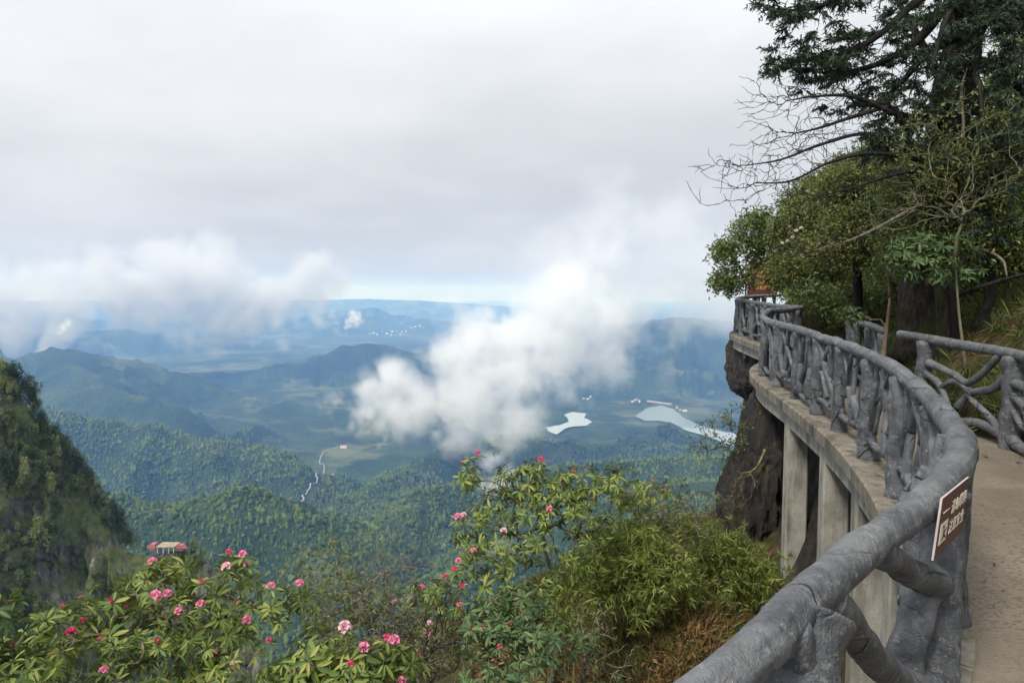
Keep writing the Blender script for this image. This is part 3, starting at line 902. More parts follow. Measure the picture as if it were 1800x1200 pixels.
def block(c, sx, sy, z0, z1, rz, bev=0.02):
    x, y = sx / 2, sy / 2
    pr = [(-x + bev, -y), (x - bev, -y), (x, -y + bev), (x, y - bev), (x - bev, y), (-x + bev, y), (-x, y - bev), (-x, -y + bev)]
    zs = np.linspace(z0, z1, 6)
    ca, sa = math.cos(rz), math.sin(rz)
    v = np.array([(c[0] + a * ca - b * sa, c[1] + a * sa + b * ca, z) for z in zs for a, b in pr])
    n = 8; i = np.arange(len(zs) * n).reshape(-1, n); j = np.roll(i, -1, 1)
    f = np.stack((i[:-1], j[:-1], j[1:], i[1:]), -1).reshape(-1, 4)
    return mesh_np('block', v, [f, np.vstack((i[0][::-1], i[-1]))], False)
COLS = []
for u, sz in ((1400, 0.30), (1468, 0.30), (1532, 0.30), (1600, 0.30), (1660, 0.30)):
    # the rail arc length that shows at this picture column
    best = min(np.arange(S_NEAR, S_TURN - 3, 0.02), key=lambda s_: abs((rail_at(s_)[0] / rail_at(s_)[1]) * FPX + CU - u) + (100 if rail_at(s_)[1] < 3.7 else 0))
    t = rail_tan(best); nn = np.array((-t[1], t[0], 0))
    c = rail_at(best) - nn * 0.05
    COLS.append((best, c))
    part('column', block(c, sz, sz, -6.0, floor_rail(best) - 0.412, -math.atan2(c[0], c[1]) + 0.20), M_CONC, walk)
c = RAIL[18] + np.array((0.4, 0.6, 0))
for k in range(2):
    best = arcR[14 * 17] + k * 1.9
    t = rail_tan(best); nn = np.array((-t[1], t[0], 0)); c = rail_at(best) - nn * 0.25
    part('bracket', block(c, 0.5, 0.3, floor_rail(best) - 0.85, floor_rail(best) - 0.412, math.atan2(t[1], t[0])), M_CONC, walk)

# ------------------------------------------------------------------ railings of cement branches
def limb(pts, r0, r1=None, lump=0.22, sides=10, seed=0, n=6, mid=None):
    pts = np.asarray(pts, float); r1 = r0 if r1 is None else r1
    c = catmull(pts, n) if len(pts) > 2 else np.linspace(pts[0], pts[-1], n + 2)
    t = np.linspace(0, 1, len(c))
    rad = r0 + (r1 - r0) * t
    rad = rad * (1 + 0.30 * np.exp(-(t / 0.10) ** 2) + 0.30 * np.exp(-((1 - t) / 0.10) ** 2))
    return mesh_np('branch', *tube(c, rad, sides, lump, 9.0, seed, groove=0.12 if lump else 0))
def bays(root, s0, s1, step, side_r, rng_, railf, floorf, tanf, detail=1):
    """posts with a tangle of branch balusters between"""
    posts = np.arange(s0, s1 + 0.01, step)
    for k, sp in enumerate(posts):
        sp = sp + rng_.uniform(-0.08, 0.08)
        top, fz, t = railf(sp), floorf(sp), tanf(sp)
        nn = np.array((-t[1], t[0], 0))
        ln = t * rng_.uniform(-0.06, 0.06)
        H = top[2] - fz
        a = np.array((top[0], top[1], fz - 0.02)) + ln
        pr = side_r * rng_.uniform(1.2, 1.6)
        part('post', limb([a, a + (0, 0, H * .33) - ln * .6 + nn * 0.02, a + (0, 0, H * .66) + ln * 0.4, top - (0, 0, 0.03)], pr * 1.12, pr * 0.95, 0.24, 12 + 4 * detail, int(rng_.integers(999)), 6), M_RAIL, root)
    for k in range(len(posts) - 1):
        a, b = posts[k], posts[k + 1]
        # knee rail
        hz = rng_.uniform(0.13, 0.24)
        qs = np.linspace(a, b, 4)
        pth = [np.array((*railf(q)[:2], floorf(q) + hz + rng_.uniform(-0.05, 0.05))) for q in qs]
        part('lower_rail', limb(pth, side_r * 0.78, side_r * 0.72, 0.2, 10 + 2 * detail, int(rng_.integers(999)), 5), M_RAIL, root)
        nb = int(round((b - a) / 0.225)) - 1
        for j in range(nb):
            f = (j + 0.9 + rng_.uniform(-0.25, 0.25)) / (nb + 0.8)
            kind = rng_.random()
            lean = rng_.normal(0, 0.10)
            if kind < 0.68: lean = rng_.choice((-1, 1)) * rng_.uniform(0.3, 1.0)
            sb = np.clip(a + f * (b - a) - lean * 0.5, a + 0.03, b - 0.03); st = np.clip(a + f * (b - a) + lean * 0.5, a + 0.03, b - 0.03)
            zb0 = hz if rng_.random() < 0.8 else 0.45; zt0 = 1.0 if rng_.random() < 0.82 else rng_.uniform(0.5, 0.7)
            pts = []
            amp = rng_.uniform(0.02, 0.085)
            ph = rng_.uniform(0, 6.28)
            for q in np.linspace(0, 1, 5):
                s_ = sb + (st - sb) * q + amp * math.sin(ph + q * 4.6)
                r_ = railf(s_); fz = floorf(s_)
                H = (r_[2] - 0.02) - fz
                t = tanf(s_); nn = np.array((-t[1], t[0], 0))
                z = fz + H * (zb0 + (zt0 - zb0) * q)
                off = 0.028 * math.sin(ph * 1.7 + q * 5) * (1 - abs(2 * q - 1))
                pts.append(np.array((r_[0], r_[1], z)) + nn * off)
            rr0 = side_r * rng_.uniform(0.5, 0.95)
            part('branch', limb(pts, rr0 * 1.08, rr0 * 0.9, 0.25, 8 + 2 * detail, int(rng_.integers(999)), 4), M_RAIL, root)
            if kind > 0.45:            # a side fork
                m0 = pts[2]; dq = rng_.choice((-1, 1)) * rng_.uniform(0.12, 0.24)
                s_ = np.clip((sb + st) / 2 + dq, a, b); r_ = railf(s_); fz = floorf(s_)
                e = np.array((r_[0], r_[1], fz + (r_[2] - fz) * rng_.choice((0.3, 0.92, 0.97))))
                part('branch', limb([m0, (m0 + e) / 2 + (0, 0, rng_.uniform(-0.04, 0.04)), e], rr0 * 0.85, rr0 * 0.7, 0.22, 8 + 2 * detail, int(rng_.integers(999)), 4), M_RAIL, root)
rq = np.random.default_rng(5)
ra = empty('railing', tuple(np.append(RAIL[6][:2], floor_rail(S_NEAR))))
tag(ra, 'long curved grey cement railing of sculpted branches along the outer walkway edge', 'railing')
q = np.arange(0, S_TURN + 0.02, 0.025)
cur = np.array([rail_at(s) for s in q]); rad = np.interp(q, arcR, RC[:, 3])
rad = rad * (1 + 0.09 * fbm(q * 1.6, q * 0, o=3, s=6))
wob = np.stack((fbm(q * 1.5, q * 0 + 3, o=2, s=1), fbm(q * 1.5, q * 0 + 7, o=2, s=2), fbm(q * 1.8, q * 0 + 9, o=2, s=3)), 1) * 0.014
cur = cur + wob
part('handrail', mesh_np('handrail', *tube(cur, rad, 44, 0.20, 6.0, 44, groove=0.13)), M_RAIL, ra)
bays(ra, S_NEAR + 0.75, S_TURN - 0.1, 1.12, 0.047, rq, rail_at, floor_rail, rail_tan)
# the near bay: heavy struts, worked one by one
def P3(*a): return [P(*x) for x in a]
near = [
    ('post', P3((1655, 862, 3.16), (1655, 960, 3.16), (1648, 1080, 3.10), (1640, 1210, 3.06), (1640, 1420, 3.02)), .085, .10),
    ('branch', P3((1540, 960, 2.38), (1575, 990, 2.62), (1608, 1010, 2.80), (1645, 1022, 2.98)), .048, .058),
    ('branch', P3((1450, 1040, 2.02), (1492, 1098, 2.22), (1528, 1148, 2.45), (1575, 1192, 2.75), (1640, 1225, 2.98)), .050, .062),
    ('branch', P3((1645, 1010, 2.98), (1620, 1060, 2.96), (1600, 1120, 2.95), (1592, 1170, 2.95), (1600, 1260, 2.98)), .06, .075),
    ('branch', P3((1625, 880, 3.25), (1612, 960, 3.25), (1628, 1040, 3.2), (1640, 1120, 3.12)), .06, .05),
    ('branch', P3((1640, 830, 3.45), (1600, 880, 3.5), (1592, 960, 3.45), (1612, 1060, 3.3)), .05, .06),
    ('branch', P3((1672, 770, 3.8), (1648, 830, 3.8), (1630, 900, 3.75), (1615, 985, 3.65)), .05, .06),
    ('post', P3((1420, 1085, 1.93), (1412, 1180, 1.86), (1405, 1330, 1.84), (1400, 1700, 1.84)), .095, .10),
    ('branch', P3((1380, 1105, 1.80), (1440, 1230, 1.9), (1520, 1330, 2.2)), .05, .05),
]
for k, (nm, pts, r0, r1) in enumerate(near):
    part(nm, limb(pts, r0, r1, 0.22, 22, 300 + k, 12), M_RAIL, ra)
dv = RAIL[0] - RAIL[1]; dv[2] = 0; dv /= np.linalg.norm(dv)
bk = np.array([RAIL[0] + dv * t_ + np.array((0, 0, 0.01 * math.sin(4 * t_))) for t_ in np.arange(-0.06, 2.4, 0.04)])
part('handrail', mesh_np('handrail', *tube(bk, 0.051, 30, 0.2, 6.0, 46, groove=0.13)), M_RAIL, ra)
for t_ in (0.35, 1.5):
    a_ = RAIL[0] + dv * t_; b_ = a_ - np.array((0, 0, RAIL_H + 0.05))
    part('post', limb([b_, (a_ + b_) / 2 + dv * 0.03, a_], .08, .075, 0.24, 16, 7, 8), M_RAIL, ra)
# far platform railing
rb = empty('railing', tuple(np.append(RAIL[17][:2], floor_rail(arcR[14 * 17]))))
tag(rb, 'distant grey branch railing around the jutting far platform under the trees', 'railing')
q = np.arange(S_TURN + 0.03, arcR[-1], 0.06)
cur = np.array([rail_at(s) for s in q]); 
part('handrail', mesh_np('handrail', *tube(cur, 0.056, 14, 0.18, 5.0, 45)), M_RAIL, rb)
bays(rb, S_TURN + 0.5, arcR[-1] - 0.3, 1.25, 0.050, rq, rail_at, floor_rail, rail_tan, 0)
# inner railings
def line_fns(pts):
    c = catmull(np.array(pts), 10); ar = np.concatenate(([0], np.cumsum(np.linalg.norm(np.diff(c[:, :2], axis=0), axis=1))))
    rf = lambda s: np.array([np.interp(s, ar, c[:, i]) for i in range(3)])
    ff = lambda s: rf(s)[2] - 1.06
    def tf(s):
        d = rf(min(s + .05, ar[-1])) - rf(max(s - .05, 0)); d[2] = 0; return d / (np.linalg.norm(d) + 1e-9)
    return c, ar[-1], rf, ff, tf
def inner_rail(pts, label, step, seed, open_=True):
    c, L, rf, ff, tf = line_fns(pts)
    root = empty('railing', tuple(np.append(rf(L / 2)[:2], ff(L / 2))))
    tag(root, label, 'railing')
    q = np.arange(0, L + 0.03, 0.05)
    cur = np.array([rf(s) for s in q])
    cur[:, 2] += 0.012 * fbm(q * 1.3, q * 0, o=2, s=seed)
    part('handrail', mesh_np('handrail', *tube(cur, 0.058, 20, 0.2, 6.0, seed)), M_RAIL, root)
    rq = np.random.default_rng(seed)
    if not open_:
        bays(root, 0.05, L - 0.05, step, 0.05, rq, rf, ff, tf, 0)
        return
    ps = np.arange(0.08, L, step)
    for s in ps:
        a = rf(s); b = a.copy(); b[2] = ff(s) - 0.1
        part('post', limb([b, (a + b) / 2 + (0.01, 0.02, 0), a - (0, 0, .03)], .095, .085, 0.22, 18, int(rq.integers(999)), 9), M_RAIL, root)
    for s in ps[:-1]:
        pt = lambda f, h: np.array((*rf(s + f * step)[:2], ff(s + f * step) + h * 1.06))
        for pth, r0, r1 in (
                ([pt(.05, .16), pt(.35, .2), pt(.7, .12), pt(1, .18)], .05, .055),
                ([pt(.04, .80), pt(.22, .62), pt(.45, .50), pt(.58, .30)], .045, .04),
                ([pt(.14, .97), pt(.36, .70), pt(.5, .62), pt(.66, .66), pt(.97, .72)], .035, .042),
                ([pt(.98, .60), pt(.82, .50), pt(.70, .28), pt(.64, .16)], .044, .036),
                ([pt(.45, .50), pt(.62, .60), pt(.80, .50)], .036, .03),
                ([pt(.97, .42), pt(.86, .34), pt(.78, .30), pt(.70, .28)], .033, .03),
                ([pt(.12, .17), pt(.22, .32), pt(.40, .40), pt(.46, .50)], .036, .033)):
            pth = [p_ + np.array((0, 0, rq.uniform(-.02, .02))) for p_ in pth]
            part('branch', limb(pth, r0, r1, 0.2, 14, int(rq.integers(999)), 7), M_RAIL, root)
inner_rail([P(2050, 700, 4.4), P(1900, 652, 5.8), P(1800, 626, 7.0), P(1690, 606, 8.0), P(1582, 589, 9.1)], 'grey branch railing on the hillside edge of the path in front of the big trunk', 1.45, 61)
inner_rail([P(1556, 584, 10.0), P(1520, 570, 11.0), P(1488, 560, 12.0)], 'short leaning grey branch railing piece between the thin trunk and the hillside', 0.62, 62, False)

# ------------------------------------------------------------------ signs
def plain(name, col, rough=0.6, var=0.25):
    m, nt, bs = mat_new(name); N = NT(nt)
    d = tuple(x * (1 - var) for x in col)
    nt.links.new(N.ramp(N.noise(N.pos(), 14.0, 5, 0.65), [(0.3, d), (0.7, col)]), bs.inputs['Base Color'])
    bs.inputs['Roughness'].default_value = rough
    return m
M_SIGN = plain('red_brown_sign_face', (0.085, 0.023, 0.018), 0.5)
M_SIGNEDGE = plain('pale_sign_edge', (0.40, 0.35, 0.34), 0.6)
M_INK = plain('sign_lettering', (0.62, 0.56, 0.42), 0.6, 0.1)
M_YEL = plain('yellow_lettering', (0.55, 0.36, 0.05), 0.6, 0.1)
M_BLK = plain('black_pictogram', (0.02, 0.02, 0.02), 0.6, 0.1)
def under(o, par):
    o.parent = par; o.matrix_parent_inverse = Matrix.Identity(4); return o
def quad_board(name, A, B, C_, thick, mat, edge_mat, root):
    """board with top-left A, top-right B, bottom-left C_"""
    A, B, C_ = map(np.asarray, (A, B, C_)); D = B + C_ - A
    n = np.cross(C_ - A, B - A); n = n / np.linalg.norm(n)
    if n @ (EYE - A) < 0: n = -n
    v = np.array([A, B, D, C_, A - n * thick, B - n * thick, D - n * thick, C_ - n * thick])
    me = bpy.data.meshes.new(name)
    me.from_pydata([tuple(x) for x in v], [], [(0, 3, 2, 1), (4, 5, 6, 7), (0, 1, 5, 4), (1, 2, 6, 5), (2, 3, 7, 6), (3, 0, 4, 7)])
    me.materials.append(mat); me.materials.append(edge_mat)
    for i, p_ in enumerate(me.polygons): p_.material_index = 0 if i == 0 else 1
    return part(name, me, None, root), n
def text_part(name, body, A, ex, ez, n, x, z, size, mat, root, sx=1.0):
    cu = bpy.data.curves.new(name, 'FONT'); cu.body = body; cu.size = size; cu.extrude = 0.0008
    cu.materials.append(mat)
    o = bpy.data.objects.new(name, cu); COL.objects.link(o)
    ex = ex / np.linalg.norm(ex); ez = ez / np.linalg.norm(ez)
    p = A + ex * x - ez * z + n * 0.0025
    M = Matrix(((ex[0] * sx, ez[0], n[0], p[0]), (ex[1] * sx, ez[1], n[1], p[1]), (ex[2] * sx, ez[2], n[2], p[2]), (0, 0, 0, 1)))
    bpy.context.view_layer.update()
    me = bpy.data.meshes.new_from_object(o.evaluated_get(bpy.context.evaluated_depsgraph_get()))
    bpy.data.objects.remove(o)
    if not me.materials: me.materials.append(mat)
    o = bpy.data.objects.new(name, me); COL.objects.link(o)
    me.transform(M)
    return under(o, root)
# notice hung on the handrail at the bend
A = P(1657, 876, 2.66); B = P(1704, 838, 2.98); C_ = P(1641, 985, 2.64)
sg = empty('warning_sign', tuple(C_)); tag(sg, 'small red-brown notice board hanging on the handrail bend above the path', 'sign')
bd, n = quad_board('board', A, B, C_, 0.008, M_SIGN, M_SIGNEDGE, sg)
n = n if n @ (EYE - A) > 0 else -n
ex, ez = B - A, A - C_
wB, hB = np.linalg.norm(ex), np.linalg.norm(ez)
SIGN_INFO = (A, B, C_, n, wB, hB)
fs = hB * 0.25
text_part('lettering', '一', A, ex, ez, n, wB * 0.08, hB * 0.36, fs * 0.9, M_INK, bd, wB * 0.24 / (fs * 0.9))
text_part('lettering', '请勿攀爬', A, ex, ez, n, wB * 0.38, hB * 0.40, fs, M_INK, bd, wB * 0.58 / (fs * 4))
text_part('lettering', '注意安全', A, ex, ez, n, wB * 0.38, hB * 0.74, fs, M_INK, bd, wB * 0.58 / (fs * 4))
# pictogram: pale square with a slipping figure
exu, ezu = ex / wB, ez / hB
pa = A + exu * wB * 0.08 - ezu * hB * 0.46 + n * 0.002
pb, pc = pa + exu * wB * 0.24, pa - ezu * hB * 0.34
under(quad_board('pictogram_panel', pa, pb, pc, 0.0015, M_INK, M_INK, sg)[0], bd)
def poly_on(name, pts, mat):
    me = bpy.data.meshes.new(name)
    me.from_pydata([tuple(pa + exu * x * wB * 0.24 - ezu * y * hB * 0.34 + n * 0.0022) for x, y in pts], [], [tuple(range(len(pts)))])
    return under(part(name, me, mat, sg), bd)
poly_on('pictogram_head', [(0.38 + 0.09 * math.cos(t), 0.2 + 0.09 * math.sin(t)) for t in np.linspace(0, 6.28, 13)[:-1]], M_BLK)
poly_on('pictogram_figure', [(0.42, 0.32), (0.58, 0.40), (0.80, 0.34), (0.82, 0.40), (0.60, 0.48), (0.60, 0.62), (0.84, 0.78), (0.78, 0.86), (0.50, 0.70), (0.34, 0.90), (0.26, 0.84), (0.42, 0.62)], M_BLK)
# large board on posts at the far platform
A = P(1313, 462, 24.6); B = P(1363, 462, 24.6); C_ = P(1313, 521, 24.6)
fb_ = empty('notice_board', (A[0], A[1], floor_rail(arcR[-1]) ))
tag(fb_, 'dark red notice board with yellow lettering on posts behind the far railing', 'sign')
bd, n = quad_board('board', A, B, C_, 0.06, M_SIGN, M_SIGNEDGE, fb_)
n = n if n @ (EYE - A) > 0 else -n
ex, ez = B - A, A - C_
wB, hB = np.linalg.norm(ex), np.linalg.norm(ez)
for k, tx_ in enumerate(('云海观景台', '天桥栈道路段', '请勿翻越护栏', '注意脚下安全')):
    text_part('lettering', tx_, A, ex, ez, n, wB * (0.30 if k else 0.12), hB * (0.30 + 0.16 * k), hB * 0.12, M_YEL, bd, 0.95)
m_, n_ = 0.035, n * 0.02
for a_, b_ in ((A, B), (C_, C_ + ex), (A, C_), (B, B - ez)):
    under(part('frame_bar', limb([a_ + n_, (a_ + b_) / 2 + n_, b_ + n_], m_, m_, 0.0, 8, 0, 3), M_SIGNEDGE, fb_), bd)
for a_ in (A - exu * 0.0, B):
    g = a_.copy(); g[2] = floor_rail(arcR[-1]) - 0.1
    part('post', limb([g, (g + a_) / 2, a_ + (0, 0, 0.25)], 0.05, 0.05, 0.05, 10, 0, 4), M_BARK, fb_)
# ------------------------------------------------------------------ near ground
RL = RC[::2, :2]
def rail_sd(x, y):
    d, _, tt = seg_dist(x, y, RL)
    i = np.clip(tt.astype(int), 0, len(RL) - 2)
    a, b = RL[i], RL[i + 1]
    cr = (b[..., 0] - a[..., 0]) * (y - a[..., 1]) - (b[..., 1] - a[..., 1]) * (x - a[..., 0])
    return np.where(cr > 0, d, -d), np.interp(tt * 2, np.arange(len(RC)), RC[:, 2]) - RAIL_H
IN2 = np.column_stack((inn, ))
def ground_z(x, y):
    sd, fz = rail_sd(x, y)
    di, _, _ = seg_dist(x, y, inn)
    xin = np.interp(y, inn[:, 1], inn[:, 0])
    inside = sd < 0
    hill = x > xin
    n1 = fbm(x / 2.6, y / 2.6, o=5, s=91); n2 = fbm(x / 0.7, y / 0.7, o=4, s=92)
    # open slope outside the rail
    g = -2.45 + 0.10 * (y - 7) - 0.32 * np.maximum(0, 1.9 - x) - 0.05 * np.maximum(0, -4 - x)
    g = np.where(y < 6, g - 0.25 * (6 - y), g)
    g = g + 0.80 * np.exp(-((x - 1.8) / 1.5) ** 2 - ((y - 6.9) / 1.7) ** 2)
    g = g - 0.5 * np.exp(-((sd - 0.2) / 0.9) ** 2) * sstep(5.5, 7.0, y)
    g = g + 0.30 * n1 + 0.10 * n2
    yedge = np.interp(x, [-16, -6, -1, 1.5, 3.2, 4.0, 5.0, 7.0], [9.5, 9.8, 10.2, 11.0, 12.4, 13.0, 13.5, 15.0]) + 0.7 * n1
    g = g - 2.2 * np.maximum(0, y - yedge) ** 1.1
    # rock wall below the deck
    lift = sstep(0.25, -1.05, sd + 0.25 * n1 + 0.1 * n2)
    u = fz - 0.30
    out = g + (u - g) * np.where(y < 3.4, sstep(-0.6, -2.0, sd), lift)
    # hillside above the path
    di = np.minimum(di, np.abs(x - xin))
    slope = 0.62 * di + 0.9 * (1 - np.exp(-di / 0.8)) * 0.35
    hl = fz * 0 + np.interp(y, [-3, 3.6, 8, 12.8, 18, 23.5, 40], [-.1, -.06, .15, .35, .5, .6, 1.2]) + slope + 0.35 * n1 * np.minimum(1, di) + 0.08 * n2 - 0.02
    hl = hl - 1.6 * np.maximum(0, y - 24) ** 1.2
    out = np.where(hill, np.where(y < 24, np.maximum(out, hl), hl), out)
    # past the far platform the ground breaks off on the valley side
    far = (y > 14.5) & ~hill
    return np.where(far & (sd > 0), np.minimum(out, fz - 0.6 - 3.0 * sd - 1.0), out)
gx = np.arange(-20, 34, 0.15); gy = np.arange(-4, 36, 0.15)
GX, GY = np.meshgrid(gx, gy)
GZ = ground_z(GX, GY)
# keep the ground below the paving where they overlap
sdg, fzg = rail_sd(GX, GY)
xin = np.interp(GY, inn[:, 1], inn[:, 0])
GZ = np.where((sdg < 0.3) & (GX < xin + 0.3), np.minimum(GZ, fzg - 0.30), GZ)
idx = np.arange(GX.size).reshape(GX.shape)
me = mesh_np('hillside', np.stack((GX, GY, GZ), -1).reshape(-1, 3), np.stack((idx[:-1, :-1], idx[:-1, 1:], idx[1:, 1:], idx[1:, :-1]), -1).reshape(-1, 4))
m, nt, bs = mat_new('hillside_soil'); N = NT(nt); p = N.pos()
soil = N.ramp(N.noise(p, 5.0, 7, 0.7), [(0.28, (0.016, 0.012, 0.009)), (0.48, (0.075, 0.052, 0.030)), (0.62, (0.17, 0.10, 0.045)), (0.78, (0.27, 0.17, 0.075))])
mossc = N.ramp(N.noise(p, 9.0, 6, 0.7), [(0.3, (0.016, 0.022, 0.008)), (0.55, (0.055, 0.068, 0.022)), (0.75, (0.12, 0.115, 0.04))])
rockc = N.ramp(N.noise(N.pos((2.2, 2.2, 0.8)), 1.6, 8, 0.72), [(0.3, (0.012, 0.011, 0.010)), (0.5, (0.042, 0.037, 0.032)), (0.68, (0.10, 0.088, 0.074)), (0.82, (0.20, 0.185, 0.16))])
nz = N.new('ShaderNodeSeparateXYZ', {0: N.new('ShaderNodeNewGeometry').outputs['Normal']}).outputs[2]
c = N.mix(N.mapr(N.noise(p, 0.9, 5, 0.65), 0.44, 0.56), soil, mossc)
c = N.mix(N.mapr(nz, 0.62, 0.45), c, rockc)
nt.links.new(c, bs.inputs['Base Color']); bs.inputs['Roughness'].default_value = 0.95
bs.inputs['Specular IOR Level'].default_value = 0.12
nt.links.new(N.bump(N.math('ADD', N.noise(p, 11.0, 7, 0.72), N.noise(p, 2.5, 4, 0.6)), 1.0, 0.12), bs.inputs['Normal'])
M_SOIL = m
tag(obj('hillside', me, M_SOIL), kind='structure')
m, nt, bs = mat_new('dark_brown_rock'); N = NT(nt); p = N.pos()
c = N.ramp(N.noise(N.pos((2.4, 2.4, 0.7)), 1.5, 8, 0.72), [(0.28, (0.007, 0.006, 0.006)), (0.48, (0.022, 0.019, 0.016)), (0.66, (0.055, 0.045, 0.035)), (0.82, (0.13, 0.105, 0.075))])  # dark brown tones in upright streaks
mm = N.mapr(N.noise(p, 2.2, 5, 0.7), 0.56, 0.66)
c = N.mix(N.math('MULTIPLY', mm, 0.7), c, (0.085, 0.080, 0.028))
nt.links.new(c, bs.inputs['Base Color']); bs.inputs['Roughness'].default_value = 0.85
nt.links.new(N.bump(N.math('ADD', N.noise(N.pos((9, 9, 3.0)), 1.0, 8, 0.75), N.math('MULTIPLY', N.voro(N.pos((3, 3, 1.3)), 1.4), 0.8)), 1.0, 0.2), bs.inputs['Normal'])
M_ROCK = m
def boulder(name, c, rad, seed, amp=0.35, sub=6, rot=0.0):
    v, f = ico(sub)
    n = fbm(v[:, 0] * 1.4 + seed, v[:, 1] * 1.4, v[:, 2] * 0.7, o=5, s=seed, gain=0.55) + 0.5 * fbm(v[:, 0] * 2.4 + seed, v[:, 1] * 2.4, v[:, 2] * 0.5, o=4, s=seed + 3, ridged=True)
    n = n + 0.35 * np.round(3 * fbm(v[:, 0] * 3.1 + seed, v[:, 1] * 3.1, v[:, 2] * 1.2, o=3, s=seed + 9)) / 3 + 0.22 * fbm(v[:, 0] * 9, v[:, 1] * 9, v[:, 2] * 4, o=4, s=seed + 5, ridged=True)
    v = v * (1 + amp * n)[:, None] * np.array(rad)
    ca, sa = math.cos(rot), math.sin(rot)
    v[:, :2] = v[:, :2] @ np.array(((ca, sa), (-sa, ca)))
    return mesh_np(name, v + np.array(c), f)
rk = obj('rock_outcrop', boulder('rock_outcrop', P(1382, 850, 12.9), (0.75, 0.95, 2.1), 5, 0.28), M_ROCK)
tag(rk, 'dark brown rock pillar carrying the bend of the walkway above the lake', 'rock')
rk = obj('rock_outcrop', boulder('rock_outcrop', P(1322, 885, 12.4), (0.55, 0.8, 1.0), 6, 0.35), M_ROCK)
tag(rk, 'low mossy rock foot left of the dark rock pillar', 'rock')
rk = obj('rock_outcrop', boulder('rock_outcrop', P(1340, 640, 20.6), (0.8, 1.6, 1.1), 9, 0.3), M_ROCK)
tag(rk, 'rock ledge under the jutting far platform', 'rock')
# ------------------------------------------------------------------ plants
def grow(trunk, tips, seed, r_tip=0.004, power=0.42, bend=0.18, step=0.25, pull=0.35, droop=0.0):
    """connect tips to a trunk curve; returns list of (path, r_start, r_end)"""
    q = np.random.default_rng(seed)
    trunk = np.asarray(trunk, float)
    cap, K = len(trunk) + 22 * len(tips) + 50, len(trunk)
    pos, dirs = np.zeros((cap, 3)), np.zeros((cap, 3)); plen = np.zeros(cap); owner = np.zeros(cap, int)
    pos[:K] = trunk; dirs[:K] = frames(trunk)[0]
    plen[:K] = np.concatenate(([0], np.cumsum(np.linalg.norm(np.diff(trunk, axis=0), axis=1))))
    br = [dict(path=trunk, parent=-1, n=0)]
    lo = max(1, int(len(trunk) * 0.25))
    order = np.argsort([np.min(np.linalg.norm(trunk[lo:] - t, axis=1)) for t in tips])
    for k in order:
        t = np.asarray(tips[k], float)
        A = pos[lo:K]; D = dirs[lo:K]; L = plen[lo:K]
        d = t - A; dist = np.sqrt((d * d).sum(1)) + 1e-6
        cosang = (d * D).sum(1) / dist
        i = int(np.argmin(dist * (1.25 - 0.45 * cosang) + pull * 0.3 * L)) + lo
        a = pos[i].copy(); dd = t - a; ds = math.sqrt(dd @ dd)
        if ds < 1e-3: continue
        m1 = a + dd * 0.33 + dirs[i] * ds * 0.14 + q.normal(0, 1, 3) * ds * bend * 0.35
        m2 = a + dd * 0.68 + q.normal(0, 1, 3) * ds * bend * 0.35 + np.array((0, 0, -droop * ds))
        c = catmull([a, m1, m2, t], max(2, int(ds / step) if ds / step < 6 else 6))
        br.append(dict(path=c, parent=owner[i], n=0))
        b = len(br) - 1
        tg = np.gradient(c, axis=0); tg /= np.sqrt((tg * tg).sum(1))[:, None] + 1e-12
        cum = plen[i] + np.concatenate(([0], np.cumsum(np.linalg.norm(np.diff(c, axis=0), axis=1))))
        m_ = len(c) - 1
        pos[K:K + m_], dirs[K:K + m_], owner[K:K + m_], plen[K:K + m_] = c[1:], tg[1:], b, cum[1:]
        K += m_
        while b != -1:
            br[b]['n'] += 1; b = br[b]['parent']
    out = []
    for b in br:
        r0 = r_tip * (1 + b['n']) ** power
        out.append((b['path'], r0, r_tip if b['parent'] >= 0 else r0 * 0.5, b['parent']))
    return out
def wood(root, segs, mat, limb_r=0.02, trunk_r=None, name='twigs', lump=0.18):
    """trunk and stout limbs as parts, the fine rest as one part"""
    fine = []
    for k, (pth, r0, r1, par) in enumerate(segs):
        rad = np.linspace(1, 0, len(pth)) ** 0.8
        if par < 0:
            tr = trunk_r or (r0, r0 * 0.4)
            rr_ = tr[1] + (tr[0] - tr[1]) * rad
            rr_ = rr_ * (1 + 0.5 * np.exp(-np.linspace(0, 1, len(pth)) / 0.05))
            part('trunk', mesh_np('trunk', *tube(pth, rr_, 18 if tr[0] > 0.1 else 10, lump, 3.0 if tr[0] > 0.1 else 12, k)), mat, root)
        elif r0 > limb_r:
            part('limb', mesh_np('limb', *tube(pth, r1 + (r0 - r1) * rad, 8, lump, 6.0, k)), mat, root)
        else:
            fine.append(tube(pth, r1 + (r0 - r1) * rad, 4 if r0 > 0.006 else 3, 0, cap=False))
    if fine:
        o = part(name, mesh_np(name, *join(fine)), mat, root); o['kind'] = 'stuff'
def bark(name, lo, mid, hi, moss=None):
    m, nt, bs = mat_new(name); N = NT(nt)
    c = N.ramp(N.noise(N.pos((6, 6, 1.6)), 2.5, 6, 0.7), [(0.28, lo), (0.5, mid), (0.75, hi)])
    if moss:
        c = N.mix(N.mapr(N.noise(N.pos(), 2.5, 5, 0.7), 0.5, 0.62), c, moss)
    nt.links.new(c, bs.inputs['Base Color']); bs.inputs['Roughness'].default_value = 0.92
    bs.inputs['Specular IOR Level'].default_value = 0.15
    nt.links.new(N.bump(N.math('ADD', N.noise(N.pos((22, 22, 5)), 1.0, 6, 0.75), N.noise(N.pos((9, 9, 2)), 1.0, 4, 0.7)), 1.0, 0.05 if moss else 0.02), bs.inputs['Normal'])
    return m
M_TWIG = bark('grey_brown_twig', (0.070, 0.058, 0.044), (0.145, 0.125, 0.098), (0.25, 0.225, 0.18))
